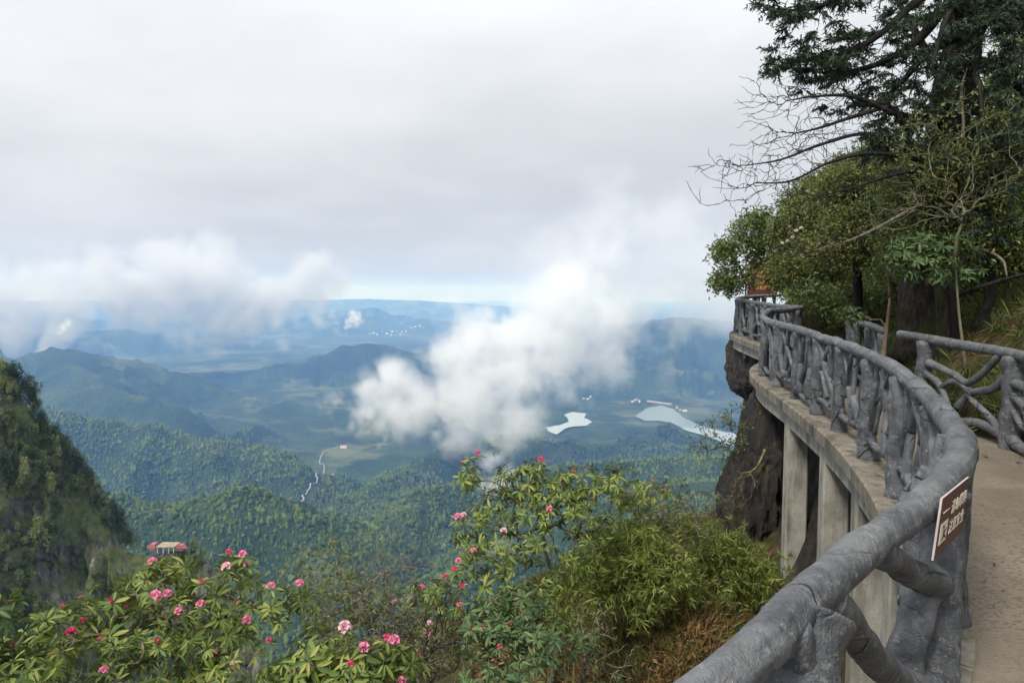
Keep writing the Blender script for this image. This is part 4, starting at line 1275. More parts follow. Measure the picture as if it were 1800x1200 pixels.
M_DARKTWIG = bark('black_brown_twig', (0.010, 0.009, 0.009), (0.026, 0.023, 0.021), (0.05, 0.045, 0.04))
M_MOSSBARK = bark('mossy_dark_bark', (0.010, 0.009, 0.008), (0.034, 0.029, 0.023), (0.10, 0.085, 0.065), (0.042, 0.052, 0.018))
M_LIGHTBARK = bark('peeling_pale_bark', (0.05, 0.035, 0.02), (0.15, 0.11, 0.065), (0.36, 0.29, 0.19))

# rhododendron leaves: three bent shapes that all bushes share
def leaf_shape(curve, fold, width=0.27):
    ts = np.array((0.0, 0.12, 0.35, 0.62, 0.85, 1.0)); ws = np.array((0.06, 0.50, 0.95, 1.0, 0.62, 0.04)) * width / 2
    v = []
    for t, w in zip(ts, ws):
        z = -curve * t * t; 
        v += [(-w, t, z + fold * w), (0, t, z), (w, t, z + fold * w)]
    f = []
    for i in range(len(ts) - 1):
        a = i * 3
        f += [(a, a + 1, a + 4, a + 3), (a + 1, a + 2, a + 5, a + 4)]
    return np.array(v), np.array(f)
LEAF_SHAPES = [leaf_shape(0.12, 0.5), leaf_shape(0.25, 0.7, 0.24), leaf_shape(0.05, 0.3, 0.29), leaf_shape(0.4, 0.6, 0.26)]
def rhodo_leaf_mat(name, stops, under=(0.10, 0.10, 0.045)):
    m, nt, bs = mat_new(name); N = NT(nt)
    oi = N.rand(); isl = N.new('ShaderNodeNewGeometry')
    r = N.math('FRACT', N.math('ADD', oi, isl.outputs['Random Per Island']))
    col = N.ramp(N.math('ADD', N.math('MULTIPLY', r, 0.75), N.math('MULTIPLY', N.noise(N.pos(), 2.0, 3, 0.6), 0.25)), stops)
    col = N.mix(isl.outputs['Backfacing'], col, N.mix(0.6, col, under))
    nt.links.new(col, bs.inputs['Base Color'])
    bs.inputs['Roughness'].default_value = 0.52; bs.inputs['Specular IOR Level'].default_value = 0.34
    t = N.new('ShaderNodeBsdfTranslucent', {0: N.mix(1.0, col, (1.0, 1.15, 0.35), 'MULTIPLY')})
    mx = N.new('ShaderNodeMixShader', {0: 0.32})
    nt.links.new(bs.outputs[0], mx.inputs[1]); nt.links.new(t.outputs[0], mx.inputs[2])
    nt.links.new(mx.outputs[0], nt.nodes['Material Output'].inputs[0])
    return m
M_RHODO = rhodo_leaf_mat('rhododendron_leaf', [(0.12, (0.050, 0.088, 0.020)), (0.4, (0.105, 0.160, 0.034)), (0.65, (0.180, 0.230, 0.048)), (0.88, (0.29, 0.30, 0.075))])
M_RHODO_B = rhodo_leaf_mat('bluish_rhododendron_leaf', [(0.12, (0.034, 0.074, 0.028)), (0.45, (0.068, 0.128, 0.045)), (0.75, (0.115, 0.175, 0.06)), (0.92, (0.18, 0.22, 0.075))])
LEAF_MESH = {}
def leaf_mesh(i, mat):
    key = (i, mat.name)
    if key not in LEAF_MESH:
        me = mesh_np('leaf', *LEAF_SHAPES[i]); me.materials.append(mat); LEAF_MESH[key] = me
    return LEAF_MESH[key]
def whorl_frames(tips, axes, q, n_leaf, length, droop):
    """leaf placements: list of 4x4 arrays"""
    out = []
    for t, ax in zip(tips, axes):
        ax = ax / np.linalg.norm(ax)
        ref = np.array((0, 0, 1.0)) if abs(ax[2]) < 0.9 else np.array((1.0, 0, 0))
        e1 = np.cross(ax, ref); e1 /= np.linalg.norm(e1); e2 = np.cross(ax, e1)
        n = int(q.integers(n_leaf[0], n_leaf[1] + 1)); a0 = q.uniform(0, 6.28); L0 = length * q.uniform(0.62, 1.22)
        for j in range(n):
            an = a0 + j * 2.399 + q.normal(0, 0.15)
            rad = e1 * math.cos(an) + e2 * math.sin(an)
            op = q.uniform(*droop)              # angle off the shoot axis
            d = ax * math.cos(op) + rad * math.sin(op)
            d[2] -= 0.34; d /= np.linalg.norm(d)
            up = ax - d * (ax @ d) + q.normal(0, 0.12, 3); up -= d * (up @ d); up /= np.linalg.norm(up) + 1e-9
            sd_ = np.cross(d, up)
            L = L0 * q.uniform(0.6, 1.2)
            M = np.eye(4); M[:3, 0] = sd_ * L; M[:3, 1] = d * L; M[:3, 2] = up * L; M[:3, 3] = t + d * 0.012
            out.append((M, L))
    return out
def put_leaves(root, placements, mat, q, many=300, score=None):
    """the largest-showing leaves singly, the rest as one part"""
    eye = EYE
    sc = [L / (np.linalg.norm(M[:3, 3] - eye) ** 1.0) for M, L in placements] if score is None else score
    order = np.argsort(sc)[::-1]
    inv = Matrix.Translation(root.location).inverted()
    vs, fs, off = [], [], 0
    for rank, i in enumerate(order):
        M, L = placements[i]; k = int(q.integers(len(LEAF_SHAPES)))
        if rank < many:
            o = bpy.data.objects.new('leaf', leaf_mesh(k, mat)); COL.objects.link(o)
            o.parent = root; o.matrix_parent_inverse = inv
            o.matrix_basis = Matrix(M.tolist())
        else:
            v, f = LEAF_SHAPES[k]
            vs.append(v @ M[:3, :3].T + M[:3, 3]); fs.append(f + off); off += len(v)
    if vs:
        o = part('foliage', mesh_np('foliage', np.vstack(vs), np.vstack(fs)), mat, root); o['kind'] = 'stuff'
# flowers
def flower_truss(seed, n, size, spread=1.0):
    q = np.random.default_rng(seed); parts = []
    for k in range(n):
        ph = 2.399 * k; el_ = math.acos(1 - (k + 0.5) / n * 1.05)
        d = np.array((math.sin(el_) * math.cos(ph), math.sin(el_) * math.sin(ph), math.cos(el_)))
        ref = np.array((0.3, 0.2, 0.9)); e1 = np.cross(d, ref); e1 /= np.linalg.norm(e1) + 1e-9; e2 = np.cross(d, e1)
        c0 = d * size * 0.35
        ring = []
        s5 = 15
        prof = [(0.0, 0.05), (0.30, 0.16), (0.50, 0.30), (0.62, 0.46)]
        v = []
        for h, r in prof:
            for j in range(s5):
                a = 2 * math.pi * j / s5 + k
                lob = 1 + (0.28 * math.cos(5 * (a - k)) + q.uniform(-.06, .06)) * (r / 0.46) ** 2
                v.append(c0 + (d * h + (e1 * math.cos(a) + e2 * math.sin(a)) * r * lob * spread) * size)
        v = np.array(v); i = np.arange(len(prof) * s5).reshape(-1, s5); jj = np.roll(i, -1, 1)
        parts.append((v, [np.stack((i[:-1], jj[:-1], jj[1:], i[1:]), -1).reshape(-1, 4)]))
    return mesh_np('flower', *join(parts))
def bud_mesh(seed, size):
    q = np.random.default_rng(seed); parts = []
    v0, f0 = ico(1)
    for k in range(7):
        ph = 2.399 * k; el_ = math.acos(1 - (k + 0.5) / 7 * 0.9)
        d = np.array((math.sin(el_) * math.cos(ph), math.sin(el_) * math.sin(ph), math.cos(el_)))
        v = v0 * np.array((0.18, 0.18, 0.3)); 
        e1 = np.cross(d, (0.3, .2, .9)); e1 /= np.linalg.norm(e1); e2 = np.cross(d, e1)
        parts.append(((v @ np.array((e1, e2, d)) + d * 0.38) * size, [f0]))
    return mesh_np('flower_bud', *join(parts))
def petal_mat(name, a, b):
    m, nt, bs = mat_new(name); N = NT(nt)
    col = N.mix(N.mapr(N.noise(N.coord('Object'), 22.0, 3, 0.6), 0.35, 0.65), a, b)
    nt.links.new(col, bs.inputs['Base Color']); bs.inputs['Roughness'].default_value = 0.6
    t = N.new('ShaderNodeBsdfTranslucent', {0: col}); mx = N.new('ShaderNodeMixShader', {0: 0.35})
    nt.links.new(bs.outputs[0], mx.inputs[1]); nt.links.new(t.outputs[0], mx.inputs[2])
    nt.links.new(mx.outputs[0], nt.nodes['Material Output'].inputs[0])
    return m
M_PINK = petal_mat('pink_petals', (0.72, 0.14, 0.30), (0.85, 0.36, 0.50))
M_PALEPINK = petal_mat('pale_pink_petals', (0.80, 0.36, 0.48), (0.88, 0.60, 0.66))
M_CRIM = petal_mat('crimson_petals', (0.58, 0.030, 0.13), (0.76, 0.09, 0.24))
TRUSS = []
for k, (mt, n_) in enumerate(((M_PINK, 9), (M_PALEPINK, 8), (M_CRIM, 7))):
    me = flower_truss(k + 1, n_, 1.0); me.materials.append(mt); TRUSS.append(me)
_cream = flower_truss(7, 8, 1.0); _cream.materials.append(petal_mat('cream_petals', (0.62, 0.55, 0.46), (0.78, 0.70, 0.62))); TRUSS.append(_cream); TRUSS.append(_cream)
BUD = bud_mesh(1, 1.0); BUD.materials.append(M_CRIM)
def put_flower(root, pos, kind, size, q):
    me = BUD if kind == 3 else TRUSS[kind]
    o = bpy.data.objects.new('flower_bud' if kind == 3 else 'flower', me); COL.objects.link(o)
    o.parent = root; o.matrix_parent_inverse = Matrix.Translation(root.location).inverted()
    o.matrix_basis = Matrix.Translation(Vector(pos)) @ Matrix.Rotation(q.uniform(0, 6.28), 4, 'Z') @ Matrix.Rotation(q.uniform(-.5, .5), 4, 'X') @ Matrix.Scale(size * (0.44 if kind in (2, 3) else 0.47), 4)
def ellipse_tips(spec, q, shell=0.55):
    """spec: (u, v, ru, rv, depth, dd, count) -> random tips filling that lobe, most on its skin"""
    out, ax = [], []
    for u, v, ru, rv, dep, dd, n in spec:
        c = P(u, v, dep)
        for _ in range(n):
            d = q.normal(0, 1, 3); d /= np.linalg.norm(d)
            rad = q.uniform(shell, 1.0)
            off = np.array((d[0] * ru * dep / FPX, d[1] * dd, d[2] * rv * dep / FPX)) * rad
            out.append(c + off); a = off / (np.linalg.norm(off) + 1e-6) + np.array((0, 0, 0.75)); ax.append(a + q.normal(0, 0.25, 3))
    return np.array(out), np.array(ax)
def rhododendron(name, label, base, lean, spec, seed, leafL, nleaf, flowers, mat, droop=(0.9, 1.5), many=300, r_tip=0.0045, wmat=None, cat='rhododendron', shell=0.35, dens=2.3, lsc=0.68, limb_r=0.012):
    q = np.random.default_rng(seed)
    spec = [(a, b, c_ * 1.06, d_ * 1.06, e, f, int(n_ * dens)) for a, b, c_, d_, e, f, n_ in spec]
    leafL = leafL * lsc
    tips, axes = ellipse_tips(spec, q, shell)
    fl_ = []
    for (u, v, dep, kind, size) in flowers:
        p_ = P(u, v, dep); fl_.append((p_, kind, size))
        tips = np.vstack((tips, p_ - np.array((0, 0, size * 0.45)))); axes = np.vstack((axes, (q.normal(0, .2), q.normal(0, .2), 1.0)))
    root = empty(name, tuple(base)); tag(root, label, cat)
    mid = np.asarray(base) * 0.45 + np.asarray(lean) * 0.55 + q.normal(0, 0.08, 3)
    trunk = catmull([base, np.asarray(base) * 0.75 + mid * 0.25 + q.normal(0, .05, 3), mid, lean], 5)
    segs = grow(trunk, tips, seed, r_tip * 0.55, 0.40, 0.12)
    wood(root, segs, wmat or M_TWIG, limb_r, trunk_r=(0.05, 0.014))
    put_leaves(root, whorl_frames(tips, axes, q, nleaf, leafL, droop), mat, q, many)
    for p_, kind, size in fl_: put_flower(root, p_, kind, size, q)
    return root
g0 = lambda x, y: float(ground_z(np.array([x]), np.array([y]))[0])
def base_at(u, dep, dz=0.0):
    p_ = P(u, 600, dep); return np.array((p_[0], p_[1], g0(p_[0], p_[1]) + dz))
# left flowering bush
fl = [(402, 970, 4.3, 2, .045), (427, 974, 4.3, 0, .055), (436, 990, 4.3, 0, .055), (398, 996, 4.2, 1, .062), (268, 986, 4.3, 0, .055), (355, 1022, 4.2, 2, .04),
      (273, 1048, 4.1, 0, .075), (294, 1043, 4.2, 0, .055), (476, 1030, 4.3, 0, .058), (526, 1026, 4.3, 0, .060), (197, 1054, 4.3, 2, .05), (222, 1066, 4.3, 3, .05),
      (353, 1062, 4.2, 0, .06), (314, 1074, 4.1, 0, .05), (416, 1058, 4.3, 2, .04), (434, 1090, 4.2, 0, .06), (274, 1130, 4.0, 2, .055), (374, 1148, 4.1, 2, .058),
      (473, 1126, 4.2, 2, .045), (125, 1110, 3.8, 2, .06), (110, 1064, 4.2, 3, .05), (145, 1090, 4.1, 2, .045), (176, 1122, 3.8, 3, .055), (92, 1156, 3.7, 2, .05), (182, 1178, 3.7, 0, .05),
      (410, 1170, 4.1, 1, .06), (24, 1134, 3.8, 3, .06), (142, 1050, 4.3, 3, .05), (440, 1062, 4.3, 3, .045), (468, 1072, 4.2, 3, .04)]
rhododendron('rhododendron', 'broad rhododendron with many bright pink flowers at the lower left', base_at(330, 4.6), P(335, 1120, 4.5),
             [(290, 1010, 60, 26, 4.4, .35, 13), (400, 1030, 75, 36, 4.4, .35, 14), (500, 1060, 60, 34, 4.4, .3, 10), (200, 1060, 60, 36, 4.4, .35, 14), (330, 1075, 120, 34, 4.3, .4, 20),
              (110, 1115, 90, 44, 4.0, .35, 24), (250, 1130, 100, 40, 4.1, .4, 20), (420, 1120, 90, 40, 4.3, .4, 12), (60, 1180, 90, 40, 3.5, .3, 18), (230, 1190, 100, 34, 3.8, .35, 18), (380, 1200, 90, 36, 4.0, .35, 12)],
             21, 0.105, (7, 11), fl, M_RHODO)
# long-leaved shoots in front, lower middle left
fl = [(606, 1102, 3.6, 1, .07), (640, 1138, 3.5, 0, .062), (692, 1126, 3.5, 0, .066), (678, 1120, 3.5, 2, .04), (616, 1166, 3.4, 2, .04), (517, 1176, 3.6, 1, .05), (735, 1152, 3.7, 3, .045), (706, 1196, 3.5, 0, .05)]
rhododendron('rhododendron', 'low rhododendron with drooping leaves and pale pink flowers at the bottom edge', base_at(590, 4.0), P(590, 1215, 3.8),
             [(560, 1140, 60, 26, 3.7, .25, 10), (520, 1185, 80, 30, 3.6, .3, 14), (640, 1175, 60, 34, 3.5, .25, 9), (700, 1160, 50, 26, 3.6, .25, 8), (600, 1215, 90, 20, 3.5, .3, 10)],
             22, 0.115, (7, 11), fl, M_RHODO, droop=(1.1, 1.9))
# big middle rhododendron
fl = [(805, 908, 6.4, 0, .075), (815, 905, 6.4, 1, .06), (840, 797, 6.6, 2, .06), (812, 812, 6.6, 3, .07), (951, 808, 6.8, 2, .075), (1008, 828, 6.8, 3, .075), (966, 894, 6.4, 0, .065), (885, 933, 6.2, 1, .07),
      (832, 968, 6.2, 0, .065), (806, 985, 6.1, 0, .06), (800, 1000, 6.0, 2, .06), (782, 1012, 6.0, 2, .06), (813, 1030, 5.9, 2, .055), (808, 1063, 5.8, 0, .055), (809, 1078, 5.8, 2, .055), (918, 855, 6.7, 1, .06),
      (990, 850, 6.8, 3, .06), (742, 1032, 6.0, 0, .055), (694, 1058, 6.0, 0, .055), (752, 1114, 5.6, 0, .06), (755, 1095, 5.7, 1, .05), (1148, 845, 7.4, 3, .06), (1164, 855, 7.4, 3, .06)]
rhododendron('rhododendron', 'tall loose rhododendron with yellow-green leaves and sparse flowers in the middle', base_at(962, 7.0), P(955, 960, 6.8),
             [(828, 840, 24, 34, 6.6, .25, 9), (930, 845, 60, 34, 6.7, .4, 26), (1010, 850, 60, 34, 6.8, .4, 24), (1085, 850, 50, 36, 7.2, .4, 18), (880, 890, 60, 34, 6.6, .4, 18), (980, 890, 70, 34, 6.6, .5, 24), (840, 940, 50, 44, 6.4, .4, 14), (1130, 870, 60, 36, 7.6, .4, 16), (1000, 950, 70, 40, 6.5, .5, 16), (960, 1000, 80, 40, 6.3, .4, 12),
              (920, 950, 70, 34, 6.4, .5, 14), (1040, 920, 60, 40, 6.9, .4, 16), (860, 1000, 60, 40, 6.2, .4, 14), (760, 1050, 70, 34, 6.0, .35, 12)],
             23, 0.115, (6, 10), fl, M_RHODO, droop=(0.9, 1.8), r_tip=0.005)
fl = [(827, 1105, 4.9, 2, .055), (848, 1108, 4.9, 0, .06), (895, 1098, 5.0, 2, .05), (878, 1136, 4.8, 2, .05)]
rhododendron('rhododendron', 'compact blue-green rhododendron in front of the tall middle one', base_at(900, 5.4), P(910, 1160, 5.3),
             [(920, 1055, 60, 34, 5.3, .35, 22), (870, 1100, 60, 36, 5.0, .35, 20), (950, 1110, 60, 40, 5.1, .35, 20), (890, 1165, 80, 40, 4.9, .4, 24), (1010, 1115, 40, 22, 5.2, .2, 6)],
             24, 0.105, (7, 11), fl, M_RHODO_B, droop=(0.9, 1.5))
rhododendron('rhododendron', 'sprig of long pale leaves poking in at the left picture edge', base_at(-60, 3.6), P(-40, 1150, 3.6),
             [(0, 1075, 22, 16, 3.5, .1, 3), (-40, 1110, 40, 30, 3.5, .2, 6), (-20, 1165, 40, 30, 3.4, .2, 6)], 25, 0.13, (6, 9), [], M_RHODO_B, droop=(0.8, 1.4))
M_SMALL = leaf_material('small_olive_leaf', [(0.2, (0.045, 0.058, 0.022)), (0.5, (0.095, 0.112, 0.040)), (0.8, (0.17, 0.17, 0.07))], 0.55, 0.3, True)
rhododendron('olive_shrub', 'twiggy olive shrub filling the gap between the two lower flowering bushes', base_at(660, 6.0), P(660, 1130, 5.9),
             [(590, 1075, 60, 44, 6.0, .4, 26), (660, 1060, 60, 44, 6.0, .4, 28), (730, 1085, 60, 46, 5.9, .4, 28), (640, 1130, 90, 44, 5.6, .4, 34), (760, 1150, 60, 46, 5.3, .4, 26), (700, 1180, 70, 36, 5.2, .4, 22)],
             28, 0.075, (5, 8), [], M_SMALL, droop=(0.5, 1.5), many=150, cat='shrub', dens=2.6, r_tip=0.006)
rhododendron('olive_shrub', 'sparse olive shrub between the compact rhododendron and the rust-brown slope', base_at(1030, 5.6), P(1030, 1150, 5.5),
             [(1020, 1150, 50, 34, 5.4, .3, 14), (1080, 1165, 50, 30, 5.4, .3, 12), (1040, 1090, 40, 30, 5.8, .3, 12)],
             29, 0.075, (5, 8), [], M_SMALL, droop=(0.5, 1.5), many=80, cat='shrub', dens=2.0, r_tip=0.006)
# leafy shrub right behind, towards the rock
rhododendron('rhododendron', 'dull grey-green shrub between the bamboo and the dark rock', base_at(1200, 8.4), P(1190, 930, 8.4),
             [(1110, 880, 60, 34, 8.2, .4, 20), (1180, 870, 60, 30, 8.4, .4, 20), (1235, 885, 50, 36, 8.8, .4, 18), (1150, 910, 70, 30, 8.2, .4, 14)], 26, 0.09, (6, 9), [], leaf_material('grey_green_leaf', [(0.2, (0.035, 0.055, 0.025)), (0.5, (0.075, 0.095, 0.042)), (0.8, (0.14, 0.155, 0.075))], 0.5, 0.25, True), droop=(0.6, 1.5), many=120)

# bamboo ------------------------------------------------------------------
M_BAMBOO = leaf_material('bamboo_leaf', [(0.2, (0.060, 0.095, 0.022)), (0.45, (0.125, 0.175, 0.036)), (0.65, (0.21, 0.245, 0.055)), (0.85, (0.34, 0.32, 0.10))], 0.5, 0.35, True)
M_CULM = bark('bamboo_culm', (0.10, 0.11, 0.04), (0.17, 0.17, 0.06), (0.26, 0.23, 0.10))
def blades(tips, axes, q, n, L, w, fall=0.35, spread=0.9):
    vs, fs, off = [], [], 0
    k = len(tips) * n
    t0 = np.repeat(tips, n, 0); ax = np.repeat(axes, n, 0); ax = ax / np.linalg.norm(ax, axis=1)[:, None]
    d = ax + q.normal(0, spread, (k, 3)); d[:, 2] -= fall; d /= np.linalg.norm(d, axis=1)[:, None]
    s = np.cross(d, q.normal(0, 1, (k, 3))); s /= np.linalg.norm(s, axis=1)[:, None]
    nn = np.cross(s, d); nn *= np.sign(nn[:, 2:3] + 1e-9)
    LL = L * q.uniform(0.6, 1.25, (k, 1)); ww = w * q.uniform(0.7, 1.2, (k, 1))
    sag = np.array((0, 0, -1.0)) * LL * q.uniform(0.05, 0.3, (k, 1))
    a = t0; b = t0 + d * LL * 0.4 + sag * 0.15; c = t0 + d * LL + sag
    v = np.stack((a - s * ww * .15, a + s * ww * .15, b + s * ww * .5, b - s * ww * .5, c), 1).reshape(-1, 3)
    i = np.arange(k)[:, None] * 5
    return v, [i + np.array((0, 1, 2, 3)), i + np.array((3, 2, 4))]
def bamboo(label, base, spec, seed, L, n=34, mat=M_BAMBOO, w=0.0125):
    q = np.random.default_rng(seed)
    tips, axes = ellipse_tips(spec, q, 0.35)
    root = empty('bamboo_clump', tuple(base)); tag(root, label, 'bamboo')
    culms = []
    for t in tips[::22]:
        b = np.array((base[0] + (t[0] - base[0]) * 0.45 + q.normal(0, .1), base[1] + (t[1] - base[1]) * 0.45 + q.normal(0, .1), 0))
        b[2] = g0(b[0], b[1]) - 0.03
        m_ = (b + t) / 2 + np.array((0, 0, 0.25 * abs(t[2] - b[2])))
        part('culm', mesh_np('culm', *tube(catmull([b, m_, t], 6), np.linspace(0.006, 0.002, 13), 5, 0)), M_CULM, root)
    tips = np.vstack((tips, tips + q.normal(0, .10, tips.shape))); axes = np.vstack((axes, axes))
    o = part('foliage', mesh_np('foliage', *blades(tips + 0, axes, q, n // 2, L, w), False), mat, root); o['kind'] = 'stuff'
    return root
bamboo('rounded clump of fresh green dwarf bamboo in the middle of the slope', base_at(1110, 7.4), [(1100, 975, 75, 55, 7.3, .55, 230), (1150, 1000, 60, 50, 7.2, .45, 150), (1070, 1010, 50, 40, 7.1, .4, 90), (1110, 1045, 70, 30, 7.0, .4, 90)], 31, 0.098)
bamboo('sparse yellow-green bamboo at the foot of the first concrete column', base_at(1290, 8.3), [(1290, 985, 55, 55, 8.3, .5, 150), (1240, 960, 45, 45, 8.6, .5, 90), (1330, 1020, 40, 45, 8.2, .4, 80), (1210, 1030, 60, 36, 7.8, .5, 80)], 32, 0.10)

bamboo('yellowish grass bamboo between the middle rhododendrons and the slope', base_at(1030, 6.4), [(1020, 1010, 50, 40, 6.7, .4, 60), (1000, 1070, 50, 40, 6.2, .4, 50), (1180, 930, 60, 36, 8.2, .4, 70)], 34, 0.10, 16)
# big conifer ---------------------------------------------------------------
def needle_mesh(tips, axes, q, sprays, per, L, w, spread):
    """short needled shoots fanning out flat round each tip"""
    T, A = [], []
    for t, a in zip(tips, axes):
        a = a / np.linalg.norm(a)
        for _ in range(sprays):
            d = a + q.normal(0, 0.8, 3) * np.array((1, 1, 0.35)); d /= np.linalg.norm(d)
            l = spread * q.uniform(0.4, 1.0)
            for s in np.linspace(0.15, 1, per):
                T.append(t + d * l * s); A.append(d)
    return np.array(T), np.array(A)
M_NEEDLE = leaf_material('dark_fir_needles', [(0.2, (0.016, 0.030, 0.020)), (0.5, (0.034, 0.058, 0.034)), (0.8, (0.070, 0.098, 0.050))], 0.6, 0.2, True, spec=0.3)
def limb_tips(path, q, n, out, flat=0.35, start=0.25, along=0.7):
    c = catmull(path, 12); t, nn, bb = frames(c)
    tips, axes = [], []
    for _ in range(n):
        k = int(q.uniform(start, 1) * (len(c) - 1))
        side = q.normal(0, 1, 3) * np.array((1, 1, flat)) + t[k] * along
        w = out * q.uniform(0.25, 1.0)
        tips.append(c[k] + side / np.linalg.norm(side) * w); axes.append(side + t[k])
    return tips, axes
fir_base = base_at(1612, 10.6, -0.1)
fir = empty('fir_tree', tuple(fir_base)); tag(fir, 'huge dark mossy fir trunk with drooping limbs at the upper right', 'tree')
q = np.random.default_rng(41)
trunk = catmull([fir_base, P(1622, 480, 10.6), P(1650, 300, 10.6), P(1685, 120, 10.6), P(1705, -60, 10.6), P(1720, -400, 10.6), P(1735, -760, 10.6)], 14)
tr_r = np.interp(np.linspace(0, 1, len(trunk)), [0, .06, .3, .6, 1], [.46, .29, .28, .27, .10])
part('trunk', mesh_np('trunk', *tube(trunk, tr_r, 40, 0.30, 2.2, 4)), M_MOSSBARK, fir)
LIMBS = [
    [P(1705, -90, 10.5), P(1600, -60, 10.0), P(1500, -20, 9.6), P(1440, 12, 9.4), P(1378, 20, 9.2)],
    [P(1703, -70, 10.5), P(1610, 4, 10.0), P(1545, 62, 9.7), P(1480, 95, 9.5), P(1388, 112, 9.3)],
    [P(1690, -30, 10.5), P(1625, 60, 10.2), P(1560, 105, 10.0), P(1500, 125, 9.8), P(1440, 128, 9.7)],
    [P(1690, 60, 10.4), P(1630, 95, 10.0), P(1580, 150, 9.8), P(1530, 190, 9.6)],
    [P(1700, 10, 10.5), P(1770, 20, 10.2), P(1850, 60, 10.0), P(1950, 100, 9.8)],
    [P(1700, -100, 10.5), P(1780, -90, 10.8), P(1860, -40, 11.0), P(1960, 0, 11.0)],
    [P(1690, 90, 10.6), P(1760, 130, 10.9), P(1840, 200, 11.2), P(1920, 260, 11.4)],
    [P(1660, 150, 10.7), P(1600, 40, 11.2), P(1560, -30, 11.6)],
    [P(1710, -150, 10.5), P(1640, -170, 9.9), P(1540, -120, 9.4), P(1440, -60, 9.0)],
    [P(1665, 200, 10.6), P(1720, 250, 10.1), P(1800, 320, 9.8)],
]
LIMBS += [
    [P(1660, 240, 10.4), P(1640, 200, 9.8), P(1600, 215, 9.5), P(1560, 260, 9.4)],
    [P(1680, 130, 10.4), P(1700, 110, 9.7), P(1720, 150, 9.4), P(1730, 230, 9.3)],
    [P(1690, 40, 10.4), P(1680, 10, 9.7), P(1660, 40, 9.4), P(1640, 110, 9.3)],
    [P(1640, 330, 10.4), P(1660, 290, 9.8), P(1700, 310, 9.5), P(1740, 380, 9.4)],
    [P(1700, -40, 10.5), P(1740, -30, 9.8), P(1770, 30, 9.5), P(1790, 120, 9.3)],
]
DENS = [44, 50, 36, 28, 70, 70, 60, 40, 60, 40, 46, 46, 46, 40, 60]
nv = []
tw = []
for k, L_ in enumerate(LIMBS):
    c = catmull(L_, 10)
    part('limb', mesh_np('limb', *tube(c, np.linspace(0.075, 0.018, len(c)), 10, 0.25, 5, k)), M_DARKTWIG, fir)
    tp, ax = limb_tips(L_, q, DENS[k], 0.62, 0.30, 0.12 if k in (4, 5, 6, 7) or k > 8 else 0.38)
    for s_ in grow(c, tp, 50 + k, 0.004, 0.4, 0.25)[1:]:
        rad = np.linspace(s_[1], s_[2], len(s_[0])); tw.append(tube(s_[0], rad, 4, 0, cap=False))
    T, A_ = needle_mesh(tp, ax, q, 8, 6, 0, 0, 0.22)
    nv.append(blades(T, A_, q, 3, 0.070, 0.018, 0.0, 0.75))
o = part('twigs', mesh_np('twigs', *join(tw)), M_DARKTWIG, fir); o['kind'] = 'stuff'
o = part('needles', mesh_np('needles', *join(nv), False), M_NEEDLE, fir); o['kind'] = 'stuff'

# bare spreading tree in front of it
bare_base = base_at(1660, 9.7, -0.05)
bare = empty('bare_tree', tuple(bare_base)); tag(bare, 'leafless tree with fine dark twigs sweeping left across the sky', 'tree')
BL = [
    [P(1640, 420, 9.8), P(1600, 250, 9.6), P(1560, 185, 9.3), P(1510, 186, 9.1), P(1480, 150, 9.0)],
    [P(1560, 187, 9.3), P(1500, 205, 9.0), P(1440, 225, 8.8), P(1395, 235, 8.7)],
    [P(1600, 250, 9.6), P(1520, 235, 9.0), P(1440, 255, 8.7), P(1375, 280, 8.5), P(1318, 290, 8.4)],
    [P(1610, 280, 9.6), P(1530, 270, 9.0), P(1460, 285, 8.7), P(1390, 318, 8.5), P(1325, 322, 8.4)],
    [P(1570, 200, 9.3), P(1500, 170, 9.0), P(1430, 170, 8.8), P(1385, 177, 8.7)],
    [P(1610, 300, 9.6), P(1560, 310, 9.2), P(1500, 330, 9.0), P(1440, 345, 8.9)],
    [P(1630, 350, 9.7), P(1580, 380, 9.3), P(1500, 420, 9.2), P(1430, 440, 9.1)],
    [P(1640, 400, 9.7), P(1690, 250, 9.5), P(1690, 160, 9.4), P(1700, 120, 9.4)],
    [P(1640, 410, 9.7), P(1720, 330, 9.3), P(1790, 290, 9.2)],
]
part('trunk', mesh_np('trunk', *tube(catmull([bare_base, P(1655, 520, 9.8), P(1640, 420, 9.8)], 6), np.linspace(0.09, 0.07, 13), 12, 0.2, 6, 3)), M_MOSSBARK, bare)
tw = []
for k, L_ in enumerate(BL):
    c = catmull(L_, 8)
    part('limb', mesh_np('limb', *tube(c, np.linspace(0.055 if k == 0 else 0.034, 0.006, len(c)), 8, 0.25, 8, k)), M_DARKTWIG if k < 6 else M_TWIG, bare)
    tp, ax = limb_tips(L_, q, 190 if k else 90, 0.75, 0.45, 0.10, 1.7)
    tp = [p_ + np.array((-0.25, 0, -0.02)) * q.uniform(0, 1) for p_ in tp] if k < 7 else tp
    for s_ in grow(c, tp, 80 + k, 0.0027, 0.34, 0.06)[1:]:
        tw.append(tube(s_[0], np.linspace(s_[1], s_[2] * 0.8, len(s_[0])), 4, 0, cap=False))
o = part('twigs', mesh_np('twigs', *join(tw)), M_DARKTWIG, bare); o['kind'] = 'stuff'

